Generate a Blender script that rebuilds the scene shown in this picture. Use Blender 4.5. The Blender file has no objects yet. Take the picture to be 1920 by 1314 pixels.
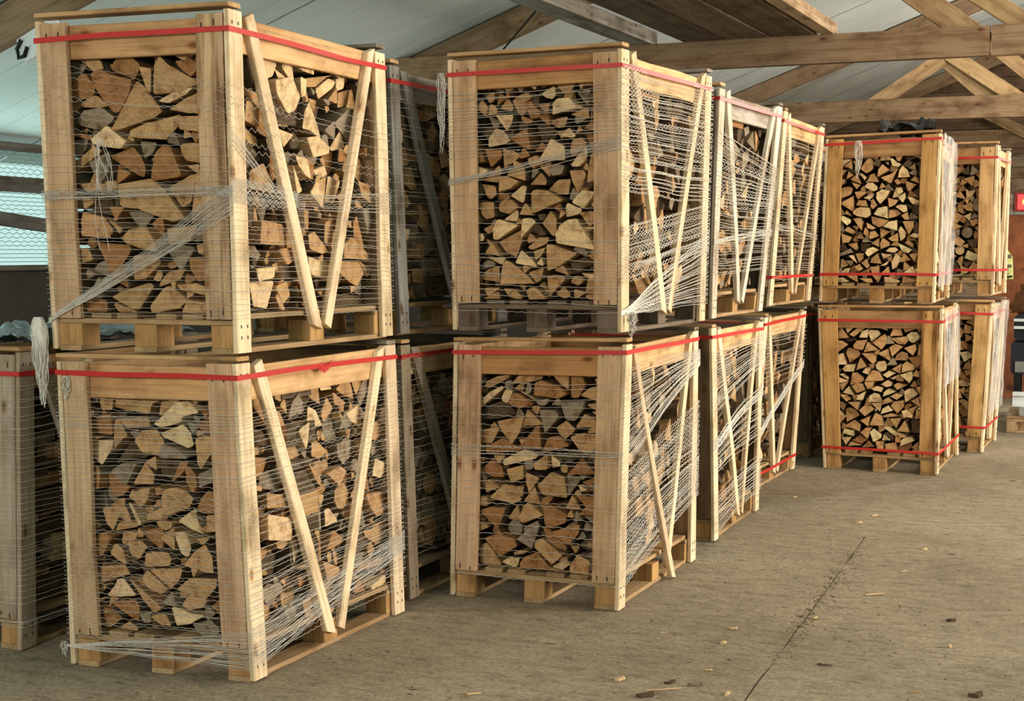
import bpy, math, random
import numpy as np
from mathutils import Vector, Matrix, noise

R = random.Random(11)
C = bpy.context.scene
COL = C.collection

# ------------------------------------------------------------------ camera
cam_d = bpy.data.cameras.new('camera')
cam_d.sensor_width = 36.0
cam_d.lens = 2650.0 / 1920.0 * 36.0
cam_d.clip_end = 200
cam = bpy.data.objects.new('camera', cam_d)
cam.location = (0, 0, 1.58)
cam.rotation_euler = (math.radians(90) - math.atan(187.0 / 2650.0), 0, math.radians(21.6))
COL.objects.link(cam)
C.camera = cam

# ------------------------------------------------------------------ world
w = bpy.data.worlds.new('world')
C.world = w
w.use_nodes = True
bg = w.node_tree.nodes['Background']
bg.inputs['Color'].default_value = (0.66, 1.0, 0.93, 1)
bg.inputs['Strength'].default_value = 0.85


def area(name, loc, target, sx, sy, power, color):
    d = bpy.data.lights.new(name, 'AREA')
    d.shape = 'RECTANGLE'
    d.size, d.size_y = sx, sy
    d.energy = power
    d.color = color
    o = bpy.data.objects.new(name, d)
    o.location = loc
    o.rotation_euler = (Vector(target) - Vector(loc)).to_track_quat('-Z', 'Y').to_euler()
    COL.objects.link(o)
    return o


# the wide barn door on the aisle side
area('door_daylight', (8.2, 8.0, 2.4), (-2.0, 8.0, 1.2), 6.5, 2.6, 1450, (1.0, 0.90, 0.76))
# added fill light behind the camera, kept small for crisp net shadows
area('front_fill', (-2.5, -4.6, 3.3), (-2.6, 6.0, 1.0), 1.6, 1.0, 310, (1.0, 0.91, 0.79))
# green daylight from the netted eaves window
area('window_daylight', (-7.05, 8.0, 1.9), (0.0, 8.0, 3.4), 13.0, 0.8, 105, (0.66, 1.0, 0.88))


def lamp(name, loc, power, color):
    d = bpy.data.lights.new(name, 'POINT')
    d.energy = power
    d.color = color
    d.shadow_soft_size = 0.25
    o = bpy.data.objects.new(name, d)
    o.location = loc
    COL.objects.link(o)


# lamp hanging over the aisle
lamp('aisle_lamp', (2.4, 7.4, 3.6), 240, (1.0, 0.86, 0.66))
lamp('far_fill', (2.6, 16.5, 3.3), 850, (1.0, 0.90, 0.76))  # added fill light that brightens the far roof and gable planks

C.view_settings.view_transform = 'Standard'
C.view_settings.look = 'None'
C.view_settings.gamma = 1.0
C.view_settings.use_curve_mapping = False
C.view_settings.exposure = 0.0
C.render.film_transparent = False
try:
    C.cycles.max_bounces = 6
    C.cycles.diffuse_bounces = 3
    C.cycles.glossy_bounces = 2
    C.cycles.transparent_max_bounces = 10
    C.cycles.caustics_reflective = False
    C.cycles.caustics_refractive = False
    C.cycles.sample_clamp_indirect = 4.0
except Exception:
    pass
CORNERS = {
    'A2': [[-3.522, 4.31, 0.0], [-2.737, 4.363, 0.0], [-2.678, 5.495, 0.0], [-3.463, 5.442, 0.0], [-3.55, 4.299, 1.177], [-2.786, 4.344, 1.18], [-2.711, 5.482, 1.178], [-3.475, 5.437, 1.175]],
    'A1': [[-3.561, 4.295, 1.206], [-2.778, 4.347, 1.206], [-2.719, 5.478, 1.206], [-3.502, 5.427, 1.206], [-3.599, 4.28, 2.432], [-2.798, 4.339, 2.441], [-2.746, 5.468, 2.428], [-3.548, 5.408, 2.42]],
    'C2': [[-2.619, 5.838, 0.0], [-1.812, 5.848, 0.0], [-1.754, 6.989, 0.0], [-2.561, 6.979, 0.0], [-2.6, 5.845, 1.17], [-1.786, 5.858, 1.183], [-1.751, 6.99, 1.18], [-2.566, 6.977, 1.167]],
    'C1': [[-2.605, 5.844, 1.219], [-1.805, 5.85, 1.219], [-1.721, 7.001, 1.219], [-2.521, 6.995, 1.219], [-2.623, 5.836, 2.439], [-1.811, 5.848, 2.448], [-1.698, 7.011, 2.46], [-2.51, 6.999, 2.451]],
    'D2': [[-2.564, 7.44, 0.0], [-1.764, 7.44, 0.0], [-1.74, 8.484, 0.0], [-2.54, 8.484, 0.0], [-2.589, 7.43, 1.166], [-1.789, 7.43, 1.166], [-1.726, 8.49, 1.164], [-2.526, 8.49, 1.164]],
    'D1': [[-2.589, 7.43, 1.213], [-1.789, 7.43, 1.213], [-1.733, 8.487, 1.213], [-2.533, 8.487, 1.213], [-2.561, 7.441, 2.45], [-1.761, 7.441, 2.45], [-1.634, 8.526, 2.437], [-2.434, 8.526, 2.437]],
    'E2': [[-2.702, 9.101, 0.0], [-1.903, 9.052, 0.0], [-1.833, 10.192, 0.0], [-2.632, 10.241, 0.0], [-2.635, 9.128, 1.156], [-1.837, 9.079, 1.156], [-1.767, 10.219, 1.165], [-2.565, 10.268, 1.165]],
    'E1': [[-2.611, 9.137, 1.216], [-1.813, 9.088, 1.216], [-1.743, 10.228, 1.216], [-2.541, 10.277, 1.216], [-2.533, 9.168, 2.474], [-1.734, 9.119, 2.474], [-1.664, 10.259, 2.461], [-2.463, 10.308, 2.461]],
    'F2': [[-1.651, 10.319, 0.0], [-0.846, 10.244, 0.0], [-0.783, 11.417, 0.0], [-1.588, 11.492, 0.0], [-1.704, 10.298, 1.172], [-0.831, 10.25, 1.179], [-0.812, 11.406, 1.184], [-1.684, 11.454, 1.177]],
    'F1': [[-1.697, 10.3, 1.208], [-0.887, 10.228, 1.208], [-0.877, 11.38, 1.208], [-1.687, 11.453, 1.208], [-1.668, 10.312, 2.38], [-0.866, 10.236, 2.397], [-0.863, 11.386, 2.387], [-1.665, 11.462, 2.371]],
    'G2': [[-1.415, 11.602, 0.0], [-0.617, 11.545, 0.0], [-0.556, 12.408, 0.0], [-1.354, 12.465, 0.0], [-1.364, 11.623, 1.18], [-0.566, 11.566, 1.18], [-0.504, 12.429, 1.18], [-1.302, 12.486, 1.18]],
    'G1': [[-1.365, 11.622, 1.229], [-0.567, 11.565, 1.229], [-0.505, 12.428, 1.229], [-1.303, 12.485, 1.229], [-1.353, 11.627, 2.399], [-0.555, 11.57, 2.399], [-0.493, 12.433, 2.399], [-1.291, 12.49, 2.399]],
    'H2': [[-4.619, 4.427, 0.0], [-3.821, 4.386, 0.0], [-3.762, 5.516, 0.0], [-4.561, 5.557, 0.0], [-4.602, 4.434, 1.187], [-3.803, 4.392, 1.187], [-3.744, 5.522, 1.187], [-4.543, 5.564, 1.187]],
    'B2': [[-3.537, 5.715, 0.0], [-2.738, 5.674, 0.0], [-2.68, 6.804, 0.0], [-3.478, 6.845, 0.0], [-3.572, 5.702, 1.165], [-2.773, 5.66, 1.165], [-2.714, 6.79, 1.165], [-3.513, 6.832, 1.165]],
    'B1': [[-3.571, 5.702, 1.201], [-2.772, 5.66, 1.201], [-2.714, 6.79, 1.201], [-3.513, 6.832, 1.201], [-3.611, 5.686, 2.401], [-2.812, 5.645, 2.401], [-2.753, 6.775, 2.401], [-3.552, 6.816, 2.401]],
    'K2': [[-2.62, 10.82, 0.0], [-1.82, 10.8, 0.0], [-1.79, 11.93, 0.0], [-2.59, 11.95, 0.0], [-2.63, 10.82, 1.16], [-1.83, 10.8, 1.16], [-1.8, 11.93, 1.16], [-2.6, 11.95, 1.16]],
    'K1': [[-2.63, 10.82, 1.21], [-1.83, 10.8, 1.21], [-1.8, 11.93, 1.21], [-2.6, 11.95, 1.21], [-2.63, 10.82, 2.42], [-1.83, 10.8, 2.42], [-1.8, 11.93, 2.42], [-2.6, 11.95, 2.42]]}
# split ends measured on each crate face, millimetres: tone, then across, up, across, up ...
ENDS = {
    'A1f': [['t', 217, 1118, 301, 1125, 359, 1104, 338, 1088, 258, 1081, 219, 1100],
            ['d', 361, 1116, 436, 1120, 451, 1088, 411, 1079, 367, 1104],
            ['p', 434, 1132, 473, 1133, 497, 1097, 465, 1092],
            ['t', 480, 1132, 641, 1126, 601, 1092, 558, 1054, 523, 1079, 499, 1106],
            ['t', 164, 1082, 224, 1076, 242, 1040, 208, 1024, 169, 1055],
            ['o', 275, 1062, 330, 1100, 383, 1056, 389, 1039, 361, 994, 335, 1010, 283, 1027],
            ['t', 393, 1041, 445, 1030, 438, 944, 425, 950],
            ['t', 450, 1041, 471, 1080, 502, 1045, 615, 976, 556, 945, 445, 938],
            ['o', 91, 1000, 147, 1035, 188, 983, 183, 949, 131, 933, 88, 958],
            ['o', 195, 1024, 229, 1040, 288, 1014, 360, 993, 351, 953, 301, 879, 274, 880, 237, 929, 206, 977],
            ['t', 279, 815, 381, 992, 412, 967, 480, 878, 460, 861, 312, 814],
            ['t', 120, 915, 162, 943, 196, 947, 241, 908, 194, 901, 140, 906],
            ['p', 457, 914, 530, 951, 595, 960, 562, 932, 496, 906],
            ['t', 489, 883, 575, 926, 621, 941, 648, 906, 640, 858, 586, 868],
            ['g', 103, 856, 132, 891, 221, 902, 272, 862, 244, 840, 203, 817, 115, 838],
            ['t', 339, 813, 420, 839, 539, 863, 551, 846, 510, 807, 483, 779, 384, 782, 345, 789],
            ['t', 556, 854, 650, 854, 649, 794, 554, 809],
            ['p', 184, 770, 188, 788, 251, 833, 328, 772, 307, 746, 220, 757],
            ['o', 90, 821, 167, 794, 166, 783, 89, 803],
            ['t', 87, 665, 93, 701, 171, 758, 162, 711, 97, 665],
            ['o', 239, 721, 342, 753, 367, 723, 385, 676, 376, 641, 356, 648],
            ['o', 444, 721, 482, 755, 515, 748, 556, 643, 542, 638, 430, 625, 424, 640],
            ['t', 529, 759, 646, 762, 649, 684, 559, 698, 541, 725],
            ['t', 109, 622, 267, 634, 272, 599, 135, 595],
            ['t', 282, 618, 417, 636, 480, 585, 555, 489, 508, 476, 358, 528, 298, 536],
            ['t', 571, 509, 617, 664, 649, 663, 659, 508],
            ['t', 476, 603, 563, 642, 602, 650, 572, 544, 538, 527, 488, 592],
            ['t', 137, 518, 225, 493, 257, 451, 241, 419, 132, 428, 128, 470],
            ['t', 298, 427, 326, 450, 401, 461, 444, 391, 443, 367, 357, 385, 304, 403],
            ['t', 229, 490, 292, 451, 277, 433, 264, 451],
            ['o', 169, 403, 309, 396, 311, 373, 248, 284, 227, 278, 203, 331],
            ['t', 87, 386, 163, 379, 174, 338, 90, 320],
            ['d', 86, 313, 132, 319, 114, 253, 84, 217],
            ['t', 462, 455, 594, 462, 559, 408, 466, 391],
            ['o', 557, 348, 649, 342, 659, 273, 593, 258, 562, 308],
            ['t', 342, 355, 430, 360, 455, 331, 392, 272, 344, 266],
            ['t', 432, 254, 468, 295, 535, 307, 513, 266, 431, 240],
            ['t', 523, 248, 593, 255, 664, 232, 663, 206, 532, 231],
            ['t', 217, 199, 266, 223, 390, 256, 410, 242, 338, 158, 310, 155],
            ['t', 384, 171, 444, 236, 472, 245, 549, 190, 508, 160, 426, 146, 386, 146],
            ['o', 145, 192, 215, 192, 218, 146, 106, 146, 87, 155],
            ['t', 551, 195, 662, 179, 660, 146, 528, 146],
            ['t', 229, 178, 330, 146, 309, 146, 248, 146],
            ['t', 593, 395, 658, 395, 656, 355, 598, 361],
            ['d', 89, 530, 123, 524, 128, 482, 89, 411]],
    'A1s': [['p', 294, 1089, 360, 1110, 402, 1079, 366, 1027, 311, 1009, 303, 1049],
            ['p', 385, 1062, 472, 1027, 410, 1026],
            ['p', 432, 1114, 504, 1093, 506, 1025, 478, 1028, 430, 1065],
            ['p', 524, 1120, 564, 1113, 645, 1092, 649, 1067, 585, 1072, 528, 1090],
            ['p', 339, 1011, 444, 1035, 502, 962, 471, 910, 425, 894, 352, 959],
            ['p', 525, 1045, 583, 1040, 574, 983, 532, 966],
            ['p', 678, 1013, 779, 1069, 829, 1062, 802, 1033, 694, 977],
            ['t', 596, 1048, 843, 1090, 766, 1071, 678, 1023, 600, 1017],
            ['p', 858, 1105, 923, 1106, 906, 1045, 853, 1026],
            ['t', 853, 1019, 945, 1042, 941, 976, 862, 961],
            ['t', 356, 937, 467, 854, 445, 846, 378, 846],
            ['p', 518, 914, 543, 953, 677, 821, 630, 830, 572, 844, 514, 846],
            ['p', 559, 814, 642, 827, 724, 786, 723, 763, 613, 740],
            ['p', 400, 835, 511, 820, 440, 766],
            ['p', 776, 790, 850, 867, 890, 798, 788, 778],
            ['t', 170, 921, 251, 906, 258, 830, 165, 845],
            ['t', 165, 824, 287, 793, 286, 760, 182, 770],
            ['p', 473, 736, 553, 735, 566, 649, 526, 665, 483, 706],
            ['t', 176, 663, 261, 698, 351, 583, 173, 599],
            ['p', 620, 650, 677, 596, 662, 544, 570, 604],
            ['p', 635, 690, 721, 714, 743, 677, 681, 661],
            ['p', 769, 677, 856, 656, 800, 562, 738, 572],
            ['t', 950, 667, 1056, 652, 1078, 564, 972, 601],
            ['d', 699, 957, 798, 961, 756, 886, 693, 868],
            ['p', 448, 703, 522, 602, 487, 594],
            ['t', 188, 484, 378, 471, 408, 410, 385, 392, 183, 396],
            ['t', 336, 378, 430, 385, 438, 336, 382, 318],
            ['p', 183, 306, 352, 311, 323, 269, 185, 259],
            ['p', 185, 255, 355, 258, 274, 155, 185, 164],
            ['t', 320, 201, 343, 213, 393, 146, 360, 146],
            ['t', 561, 437, 608, 450, 712, 368, 663, 361, 569, 380],
            ['p', 580, 354, 759, 315, 742, 243, 599, 278],
            ['t', 830, 401, 896, 434, 1077, 348, 1063, 334, 826, 345],
            ['t', 811, 301, 838, 331, 981, 327, 1025, 279, 975, 225, 923, 240],
            ['t', 996, 333, 1089, 292, 1059, 258, 1034, 292],
            ['t', 607, 206, 692, 230, 666, 192, 641, 186],
            ['o', 433, 236, 514, 246, 532, 164, 465, 198],
            ['t', 683, 484, 771, 518, 725, 368, 679, 413],
            ['d', 767, 202, 1067, 181, 1063, 146, 750, 146]],
    'A2f': [['p', 85, 995, 108, 995, 136, 976, 130, 960, 106, 948, 89, 951],
            ['t', 165, 1069, 207, 1074, 206, 1046, 193, 983, 141, 981, 139, 1024],
            ['t', 209, 1036, 286, 1044, 404, 1028, 357, 1003, 345, 971, 272, 977, 201, 990],
            ['t', 426, 1064, 498, 1064, 505, 1035, 482, 1015, 424, 1029],
            ['t', 535, 1059, 580, 1064, 572, 1017, 559, 1013, 542, 1032],
            ['d', 589, 1056, 660, 1062, 659, 1004, 602, 991, 577, 1014],
            ['p', 388, 933, 405, 950, 487, 1020, 536, 1027, 583, 986, 515, 973, 500, 945, 417, 923],
            ['o', 573, 943, 646, 980, 666, 985, 664, 908, 602, 910],
            ['t', 193, 942, 214, 950, 257, 885, 228, 872, 193, 827, 190, 898],
            ['t', 225, 951, 372, 960, 379, 925, 269, 915],
            ['o', 82, 942, 187, 969, 186, 885, 89, 891],
            ['p', 87, 862, 190, 866, 178, 822, 145, 771, 107, 799],
            ['t', 285, 870, 324, 911, 388, 917, 424, 871, 398, 819, 319, 824],
            ['g', 429, 865, 485, 854, 541, 817, 424, 810, 404, 819],
            ['p', 393, 894, 500, 940, 534, 910, 548, 861, 525, 848],
            ['t', 565, 888, 597, 905, 645, 899, 652, 868, 627, 829, 584, 777, 568, 795],
            ['g', 184, 750, 242, 784, 311, 787, 286, 755, 246, 701, 233, 705],
            ['t', 326, 792, 371, 742, 366, 707, 263, 702],
            ['d', 380, 798, 477, 802, 446, 730, 423, 722, 377, 747],
            ['o', 482, 799, 523, 804, 497, 760, 446, 723],
            ['d', 213, 843, 279, 869, 313, 819, 289, 797, 224, 788, 158, 769],
            ['o', 155, 736, 189, 750, 237, 700, 250, 693, 215, 656, 168, 643, 152, 680],
            ['o', 513, 784, 536, 789, 560, 755, 564, 716, 547, 686, 534, 695],
            ['g', 568, 755, 643, 786, 664, 779, 662, 748, 573, 705],
            ['t', 268, 666, 320, 692, 366, 698, 349, 650, 320, 621],
            ['t', 412, 689, 462, 703, 520, 686, 545, 664, 525, 630, 433, 596, 407, 612],
            ['o', 546, 627, 564, 665, 597, 698, 627, 688, 665, 655, 663, 624, 600, 607, 550, 612],
            ['o', 96, 770, 138, 768, 145, 736, 137, 680, 95, 674],
            ['t', 229, 646, 227, 610, 148, 606, 191, 640],
            ['t', 129, 605, 227, 624, 202, 581, 175, 520, 144, 550],
            ['t', 232, 615, 258, 624, 282, 566, 200, 581],
            ['p', 259, 632, 273, 635, 312, 560, 297, 547],
            ['t', 328, 594, 394, 623, 416, 589, 409, 573, 318, 570],
            ['p', 446, 571, 530, 624, 540, 576, 559, 525, 516, 539],
            ['t', 587, 602, 667, 612, 664, 572, 632, 546, 585, 540],
            ['o', 287, 517, 375, 546, 391, 516, 375, 459, 361, 463],
            ['t', 253, 487, 317, 495, 341, 473, 295, 422, 259, 440],
            ['p', 434, 526, 488, 533, 510, 483, 501, 448, 484, 435, 461, 453],
            ['t', 333, 444, 361, 458, 429, 456, 441, 435, 430, 405, 330, 396],
            ['t', 481, 410, 543, 471, 585, 499, 613, 454, 613, 388, 534, 398],
            ['t', 614, 533, 666, 532, 663, 474, 631, 464],
            ['o', 94, 494, 142, 517, 178, 503, 137, 428, 95, 429],
            ['t', 161, 437, 187, 475, 218, 457, 233, 394, 192, 411],
            ['t', 107, 381, 219, 394, 239, 358, 193, 346, 103, 312],
            ['t', 309, 346, 334, 386, 411, 314, 378, 292, 321, 319],
            ['t', 344, 389, 479, 398, 463, 353, 423, 317],
            ['t', 458, 321, 519, 369, 625, 372, 618, 337, 576, 290, 506, 309],
            ['p', 193, 340, 216, 343, 272, 279, 207, 271, 138, 270, 172, 308],
            ['t', 226, 346, 284, 308, 388, 240, 351, 219, 284, 280],
            ['o', 156, 246, 267, 264, 284, 240, 276, 183, 244, 192],
            ['t', 449, 252, 483, 299, 557, 280, 538, 247, 475, 233],
            ['o', 570, 254, 635, 302, 667, 269, 654, 202, 608, 221],
            ['p', 408, 241, 421, 244, 487, 219, 540, 218, 480, 183, 426, 175],
            ['o', 105, 226, 158, 222, 207, 189, 144, 146],
            ['t', 186, 146, 234, 179, 270, 158, 269, 146],
            ['t', 338, 209, 401, 224, 419, 176, 376, 175],
            ['g', 504, 189, 544, 196, 580, 213, 601, 193, 626, 175, 594, 146, 545, 146],
            ['t', 518, 508, 585, 516, 548, 482],
            ['t', 100, 192, 139, 146, 101, 146],
            ['d', 247, 392, 303, 412, 320, 387, 304, 354, 272, 346],
            ['t', 643, 441, 668, 446, 666, 388, 640, 390],
            ['t', 631, 345, 669, 364, 667, 332, 635, 334],
            ['t', 201, 557, 266, 566, 283, 542, 180, 522]],
    'A2s': [['g', 382, 940, 408, 994, 447, 1023, 480, 984, 462, 952, 389, 931],
            ['t', 415, 1072, 532, 1075, 515, 1051, 434, 1042],
            ['t', 500, 1040, 605, 1043, 625, 962, 570, 988],
            ['p', 615, 1060, 669, 1064, 708, 1018, 619, 1019],
            ['t', 737, 1015, 812, 1052, 850, 1027, 870, 964, 806, 979],
            ['t', 708, 1006, 820, 951, 794, 936, 731, 951],
            ['p', 797, 905, 919, 941, 912, 840, 831, 875],
            ['p', 550, 964, 604, 942, 653, 873, 532, 883],
            ['p', 431, 881, 503, 910, 489, 829, 476, 800],
            ['t', 541, 853, 656, 765, 597, 752, 537, 764],
            ['g', 680, 796, 801, 808, 881, 780, 843, 724, 752, 701, 691, 744],
            ['t', 469, 751, 574, 674, 579, 635, 536, 663],
            ['t', 631, 683, 719, 703, 753, 678, 697, 626],
            ['o', 740, 650, 783, 678, 854, 638, 793, 607],
            ['o', 570, 615, 627, 647, 640, 617, 591, 587],
            ['g', 808, 680, 877, 712, 927, 703, 923, 646, 832, 668],
            ['p', 971, 699, 1039, 675, 1082, 651, 1025, 609, 957, 628],
            ['g', 1002, 757, 1089, 751, 1104, 712, 998, 706],
            ['t', 940, 863, 1086, 838, 1101, 791, 1019, 769, 936, 801],
            ['t', 934, 549, 1092, 543, 1086, 457, 987, 446, 947, 489],
            ['g', 191, 745, 328, 738, 323, 682, 287, 668, 186, 687],
            ['t', 192, 672, 341, 642, 344, 597, 193, 612],
            ['t', 721, 930, 755, 905, 741, 881],
            ['t', 629, 865, 672, 815, 633, 816],
            ['d', 194, 924, 306, 891, 336, 831, 194, 845],
            ['p', 191, 593, 347, 550, 332, 467, 189, 494],
            ['p', 464, 617, 538, 602, 572, 558, 500, 512, 482, 561],
            ['p', 611, 539, 642, 542, 692, 478, 605, 468],
            ['o', 643, 453, 719, 403, 710, 387, 582, 373],
            ['t', 736, 501, 805, 546, 808, 484, 765, 450],
            ['t', 888, 403, 974, 401, 987, 331, 895, 379],
            ['t', 985, 408, 1093, 421, 1096, 338, 1005, 318],
            ['p', 358, 494, 397, 446, 400, 404, 368, 370, 360, 437],
            ['o', 386, 315, 446, 332, 457, 284, 389, 269],
            ['t', 563, 340, 661, 296, 651, 264, 571, 255],
            ['t', 578, 245, 641, 244, 629, 195, 604, 173],
            ['o', 777, 184, 830, 212, 880, 148, 775, 163],
            ['p', 892, 164, 1039, 186, 1065, 167, 1046, 148, 904, 148],
            ['t', 809, 257, 1044, 259, 1060, 229, 883, 229],
            ['t', 399, 212, 460, 228, 439, 161, 465, 146, 412, 146],
            ['d', 200, 467, 342, 407, 334, 327, 197, 356],
            ['t', 516, 470, 550, 468, 538, 416],
            ['t', 603, 160, 653, 193, 648, 146, 615, 146]],
    'C1f': [['p', 343, 1110, 393, 1108, 391, 1079, 383, 1074],
            ['p', 408, 1057, 469, 1089, 475, 1046, 460, 1032, 426, 1038],
            ['t', 151, 1059, 191, 1076, 190, 1034, 168, 1023],
            ['t', 109, 1006, 141, 1043, 167, 1006, 160, 964],
            ['t', 170, 968, 177, 1020, 204, 1012, 214, 979],
            ['t', 222, 997, 258, 1043, 284, 1009, 284, 984],
            ['t', 272, 1034, 311, 1057, 351, 1068, 370, 1038, 335, 1023, 343, 990, 328, 961, 302, 971],
            ['o', 338, 1017, 368, 1027, 420, 965, 402, 946, 372, 945, 355, 981],
            ['p', 469, 959, 471, 1000, 491, 1028, 555, 1029, 585, 987, 538, 973],
            ['g', 569, 1055, 628, 1070, 628, 1014, 617, 994],
            ['t', 541, 960, 617, 987, 623, 938],
            ['t', 451, 929, 486, 946, 533, 952, 520, 912, 494, 902],
            ['p', 206, 972, 292, 966, 287, 933, 263, 893],
            ['d', 97, 924, 166, 925, 188, 916, 154, 863, 121, 881, 98, 886],
            ['p', 154, 829, 157, 871, 193, 913, 233, 901, 268, 854, 228, 839],
            ['o', 269, 865, 351, 907, 360, 855, 366, 809, 309, 836],
            ['d', 368, 928, 403, 928, 463, 893, 437, 844, 397, 842, 372, 896],
            ['p', 507, 864, 546, 902, 580, 864, 563, 854],
            ['p', 408, 762, 463, 857, 524, 824, 525, 760],
            ['t', 546, 824, 555, 848, 597, 858, 623, 833, 571, 780, 546, 783],
            ['p', 552, 733, 625, 820, 636, 800, 631, 763, 589, 728],
            ['o', 95, 839, 115, 838, 150, 765, 96, 758],
            ['o', 138, 825, 187, 815, 225, 817, 223, 780, 173, 737],
            ['t', 231, 821, 295, 803, 317, 789, 232, 729],
            ['t', 344, 776, 388, 787, 422, 753, 365, 730, 348, 751],
            ['t', 256, 703, 321, 757, 343, 726, 347, 671],
            ['t', 352, 656, 405, 711, 431, 677, 431, 655],
            ['t', 541, 714, 605, 716, 618, 697, 579, 612, 554, 662],
            ['t', 632, 726, 645, 787, 668, 786, 670, 680, 625, 657],
            ['p', 96, 749, 167, 726, 131, 689, 99, 698],
            ['t', 138, 676, 213, 748, 222, 725, 208, 670],
            ['t', 211, 699, 258, 694, 315, 672, 270, 641, 212, 624],
            ['t', 436, 631, 480, 676, 540, 678, 527, 609, 483, 614],
            ['t', 393, 1006, 451, 1013, 438, 965],
            ['g', 449, 723, 484, 746, 527, 737, 514, 700, 475, 693],
            ['t', 607, 896, 645, 923, 670, 917, 670, 885],
            ['d', 97, 992, 124, 974, 112, 936, 97, 941],
            ['d', 106, 1102, 146, 1091, 141, 1058, 105, 1056],
            ['t', 241, 1095, 285, 1109, 280, 1076, 249, 1069],
            ['t', 126, 666, 189, 653, 189, 615, 161, 594, 143, 611],
            ['p', 257, 609, 320, 657, 342, 649, 332, 578, 319, 579],
            ['t', 361, 523, 365, 623, 382, 635, 448, 626, 513, 583, 439, 556],
            ['p', 556, 574, 580, 607, 610, 627, 665, 617, 609, 545],
            ['t', 111, 581, 184, 584, 189, 513, 146, 505, 120, 539],
            ['t', 198, 576, 225, 597, 256, 594, 298, 560, 246, 527, 197, 542],
            ['p', 226, 503, 292, 549, 298, 528, 293, 493],
            ['p', 184, 415, 187, 461, 206, 505, 308, 477, 200, 412],
            ['t', 202, 403, 312, 459, 310, 405, 284, 331, 235, 355],
            ['p', 321, 506, 363, 510, 387, 493, 317, 418],
            ['t', 405, 484, 448, 542, 474, 508, 473, 430, 455, 426],
            ['p', 518, 558, 527, 574, 592, 542, 579, 524, 518, 510],
            ['t', 592, 530, 669, 535, 669, 494, 635, 463],
            ['p', 478, 433, 500, 475, 535, 499, 578, 505, 664, 366, 487, 396],
            ['t', 123, 462, 180, 487, 175, 449, 150, 440],
            ['p', 95, 440, 131, 444, 147, 423, 135, 406, 99, 404],
            ['t', 149, 354, 186, 401, 225, 337],
            ['p', 146, 335, 239, 331, 220, 299],
            ['t', 333, 375, 384, 421, 442, 421, 433, 396, 357, 367],
            ['p', 289, 307, 321, 368, 361, 333, 396, 291],
            ['t', 372, 362, 428, 379, 410, 341, 386, 316],
            ['p', 390, 305, 415, 334, 423, 295],
            ['t', 437, 387, 451, 393, 581, 349, 481, 287, 439, 270],
            ['t', 230, 311, 248, 322, 297, 290, 381, 215, 215, 211],
            ['t', 94, 238, 143, 279, 202, 294, 203, 222],
            ['t', 350, 265, 423, 288, 409, 231, 391, 219],
            ['t', 464, 274, 503, 300, 533, 253],
            ['t', 538, 224, 556, 253, 603, 236, 577, 209],
            ['p', 593, 265, 660, 253, 647, 231],
            ['t', 436, 248, 476, 257, 529, 244, 437, 156],
            ['t', 141, 195, 219, 196, 161, 155],
            ['t', 133, 146, 214, 180, 222, 146],
            ['t', 235, 194, 283, 192, 255, 160],
            ['t', 260, 156, 292, 194, 330, 154, 314, 146],
            ['t', 360, 199, 391, 197, 439, 146, 355, 146],
            ['t', 472, 168, 511, 206, 546, 165, 515, 148],
            ['d', 99, 389, 146, 388, 143, 350, 157, 320, 97, 312],
            ['d', 526, 303, 587, 336, 647, 320, 582, 287, 578, 266, 543, 274],
            ['t', 644, 560, 670, 592, 672, 543],
            ['t', 97, 552, 108, 543, 118, 488, 95, 480],
            ['t', 626, 341, 669, 357, 669, 312],
            ['t', 650, 440, 670, 452, 672, 407],
            ['t', 608, 165, 669, 174, 669, 146, 625, 146],
            ['t', 92, 294, 115, 281, 96, 264]],
    'C2f': [['t', 260, 987, 323, 1058, 391, 1063, 401, 1006, 312, 984],
            ['t', 141, 993, 193, 1015, 253, 1024, 241, 1003, 163, 965, 124, 968],
            ['p', 109, 897, 163, 946, 215, 973, 228, 961, 129, 885],
            ['p', 213, 920, 234, 959, 268, 950, 243, 892, 222, 900],
            ['o', 253, 892, 273, 942, 299, 942, 369, 891, 305, 873],
            ['p', 295, 951, 313, 947, 416, 888, 347, 923],
            ['o', 364, 989, 402, 1000, 487, 975, 526, 940, 484, 921, 361, 932],
            ['t', 449, 1027, 474, 1040, 529, 1029, 530, 961, 496, 980],
            ['o', 533, 1047, 579, 1033, 602, 974, 574, 925, 538, 924],
            ['t', 582, 937, 627, 972, 681, 983, 683, 908, 620, 924],
            ['d', 104, 867, 204, 903, 217, 907, 274, 843, 192, 820, 104, 813],
            ['g', 484, 902, 607, 913, 563, 824, 513, 826],
            ['g', 401, 871, 481, 871, 495, 841, 429, 766],
            ['t', 197, 811, 327, 840, 311, 770, 273, 707, 220, 771],
            ['t', 103, 766, 205, 784, 172, 709, 104, 710],
            ['o', 138, 688, 224, 735, 312, 681, 147, 657],
            ['o', 301, 699, 343, 742, 401, 807, 413, 694],
            ['o', 416, 675, 447, 749, 497, 755, 545, 713, 507, 699],
            ['t', 534, 749, 582, 767, 653, 765, 648, 653, 588, 688],
            ['t', 565, 795, 607, 857, 656, 834, 657, 798],
            ['p', 219, 633, 326, 687, 357, 680, 394, 661, 375, 646, 228, 605],
            ['t', 376, 624, 445, 673, 445, 602, 389, 598],
            ['p', 449, 668, 492, 637, 492, 613, 454, 607],
            ['o', 536, 584, 610, 662, 666, 594],
            ['o', 108, 582, 165, 638, 214, 599, 228, 550, 162, 551],
            ['t', 105, 636, 142, 646, 107, 595],
            ['t', 100, 1055, 161, 1051, 162, 1031, 114, 1016],
            ['d', 466, 662, 571, 697, 588, 670, 518, 622],
            ['t', 635, 866, 684, 867, 685, 831],
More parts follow.
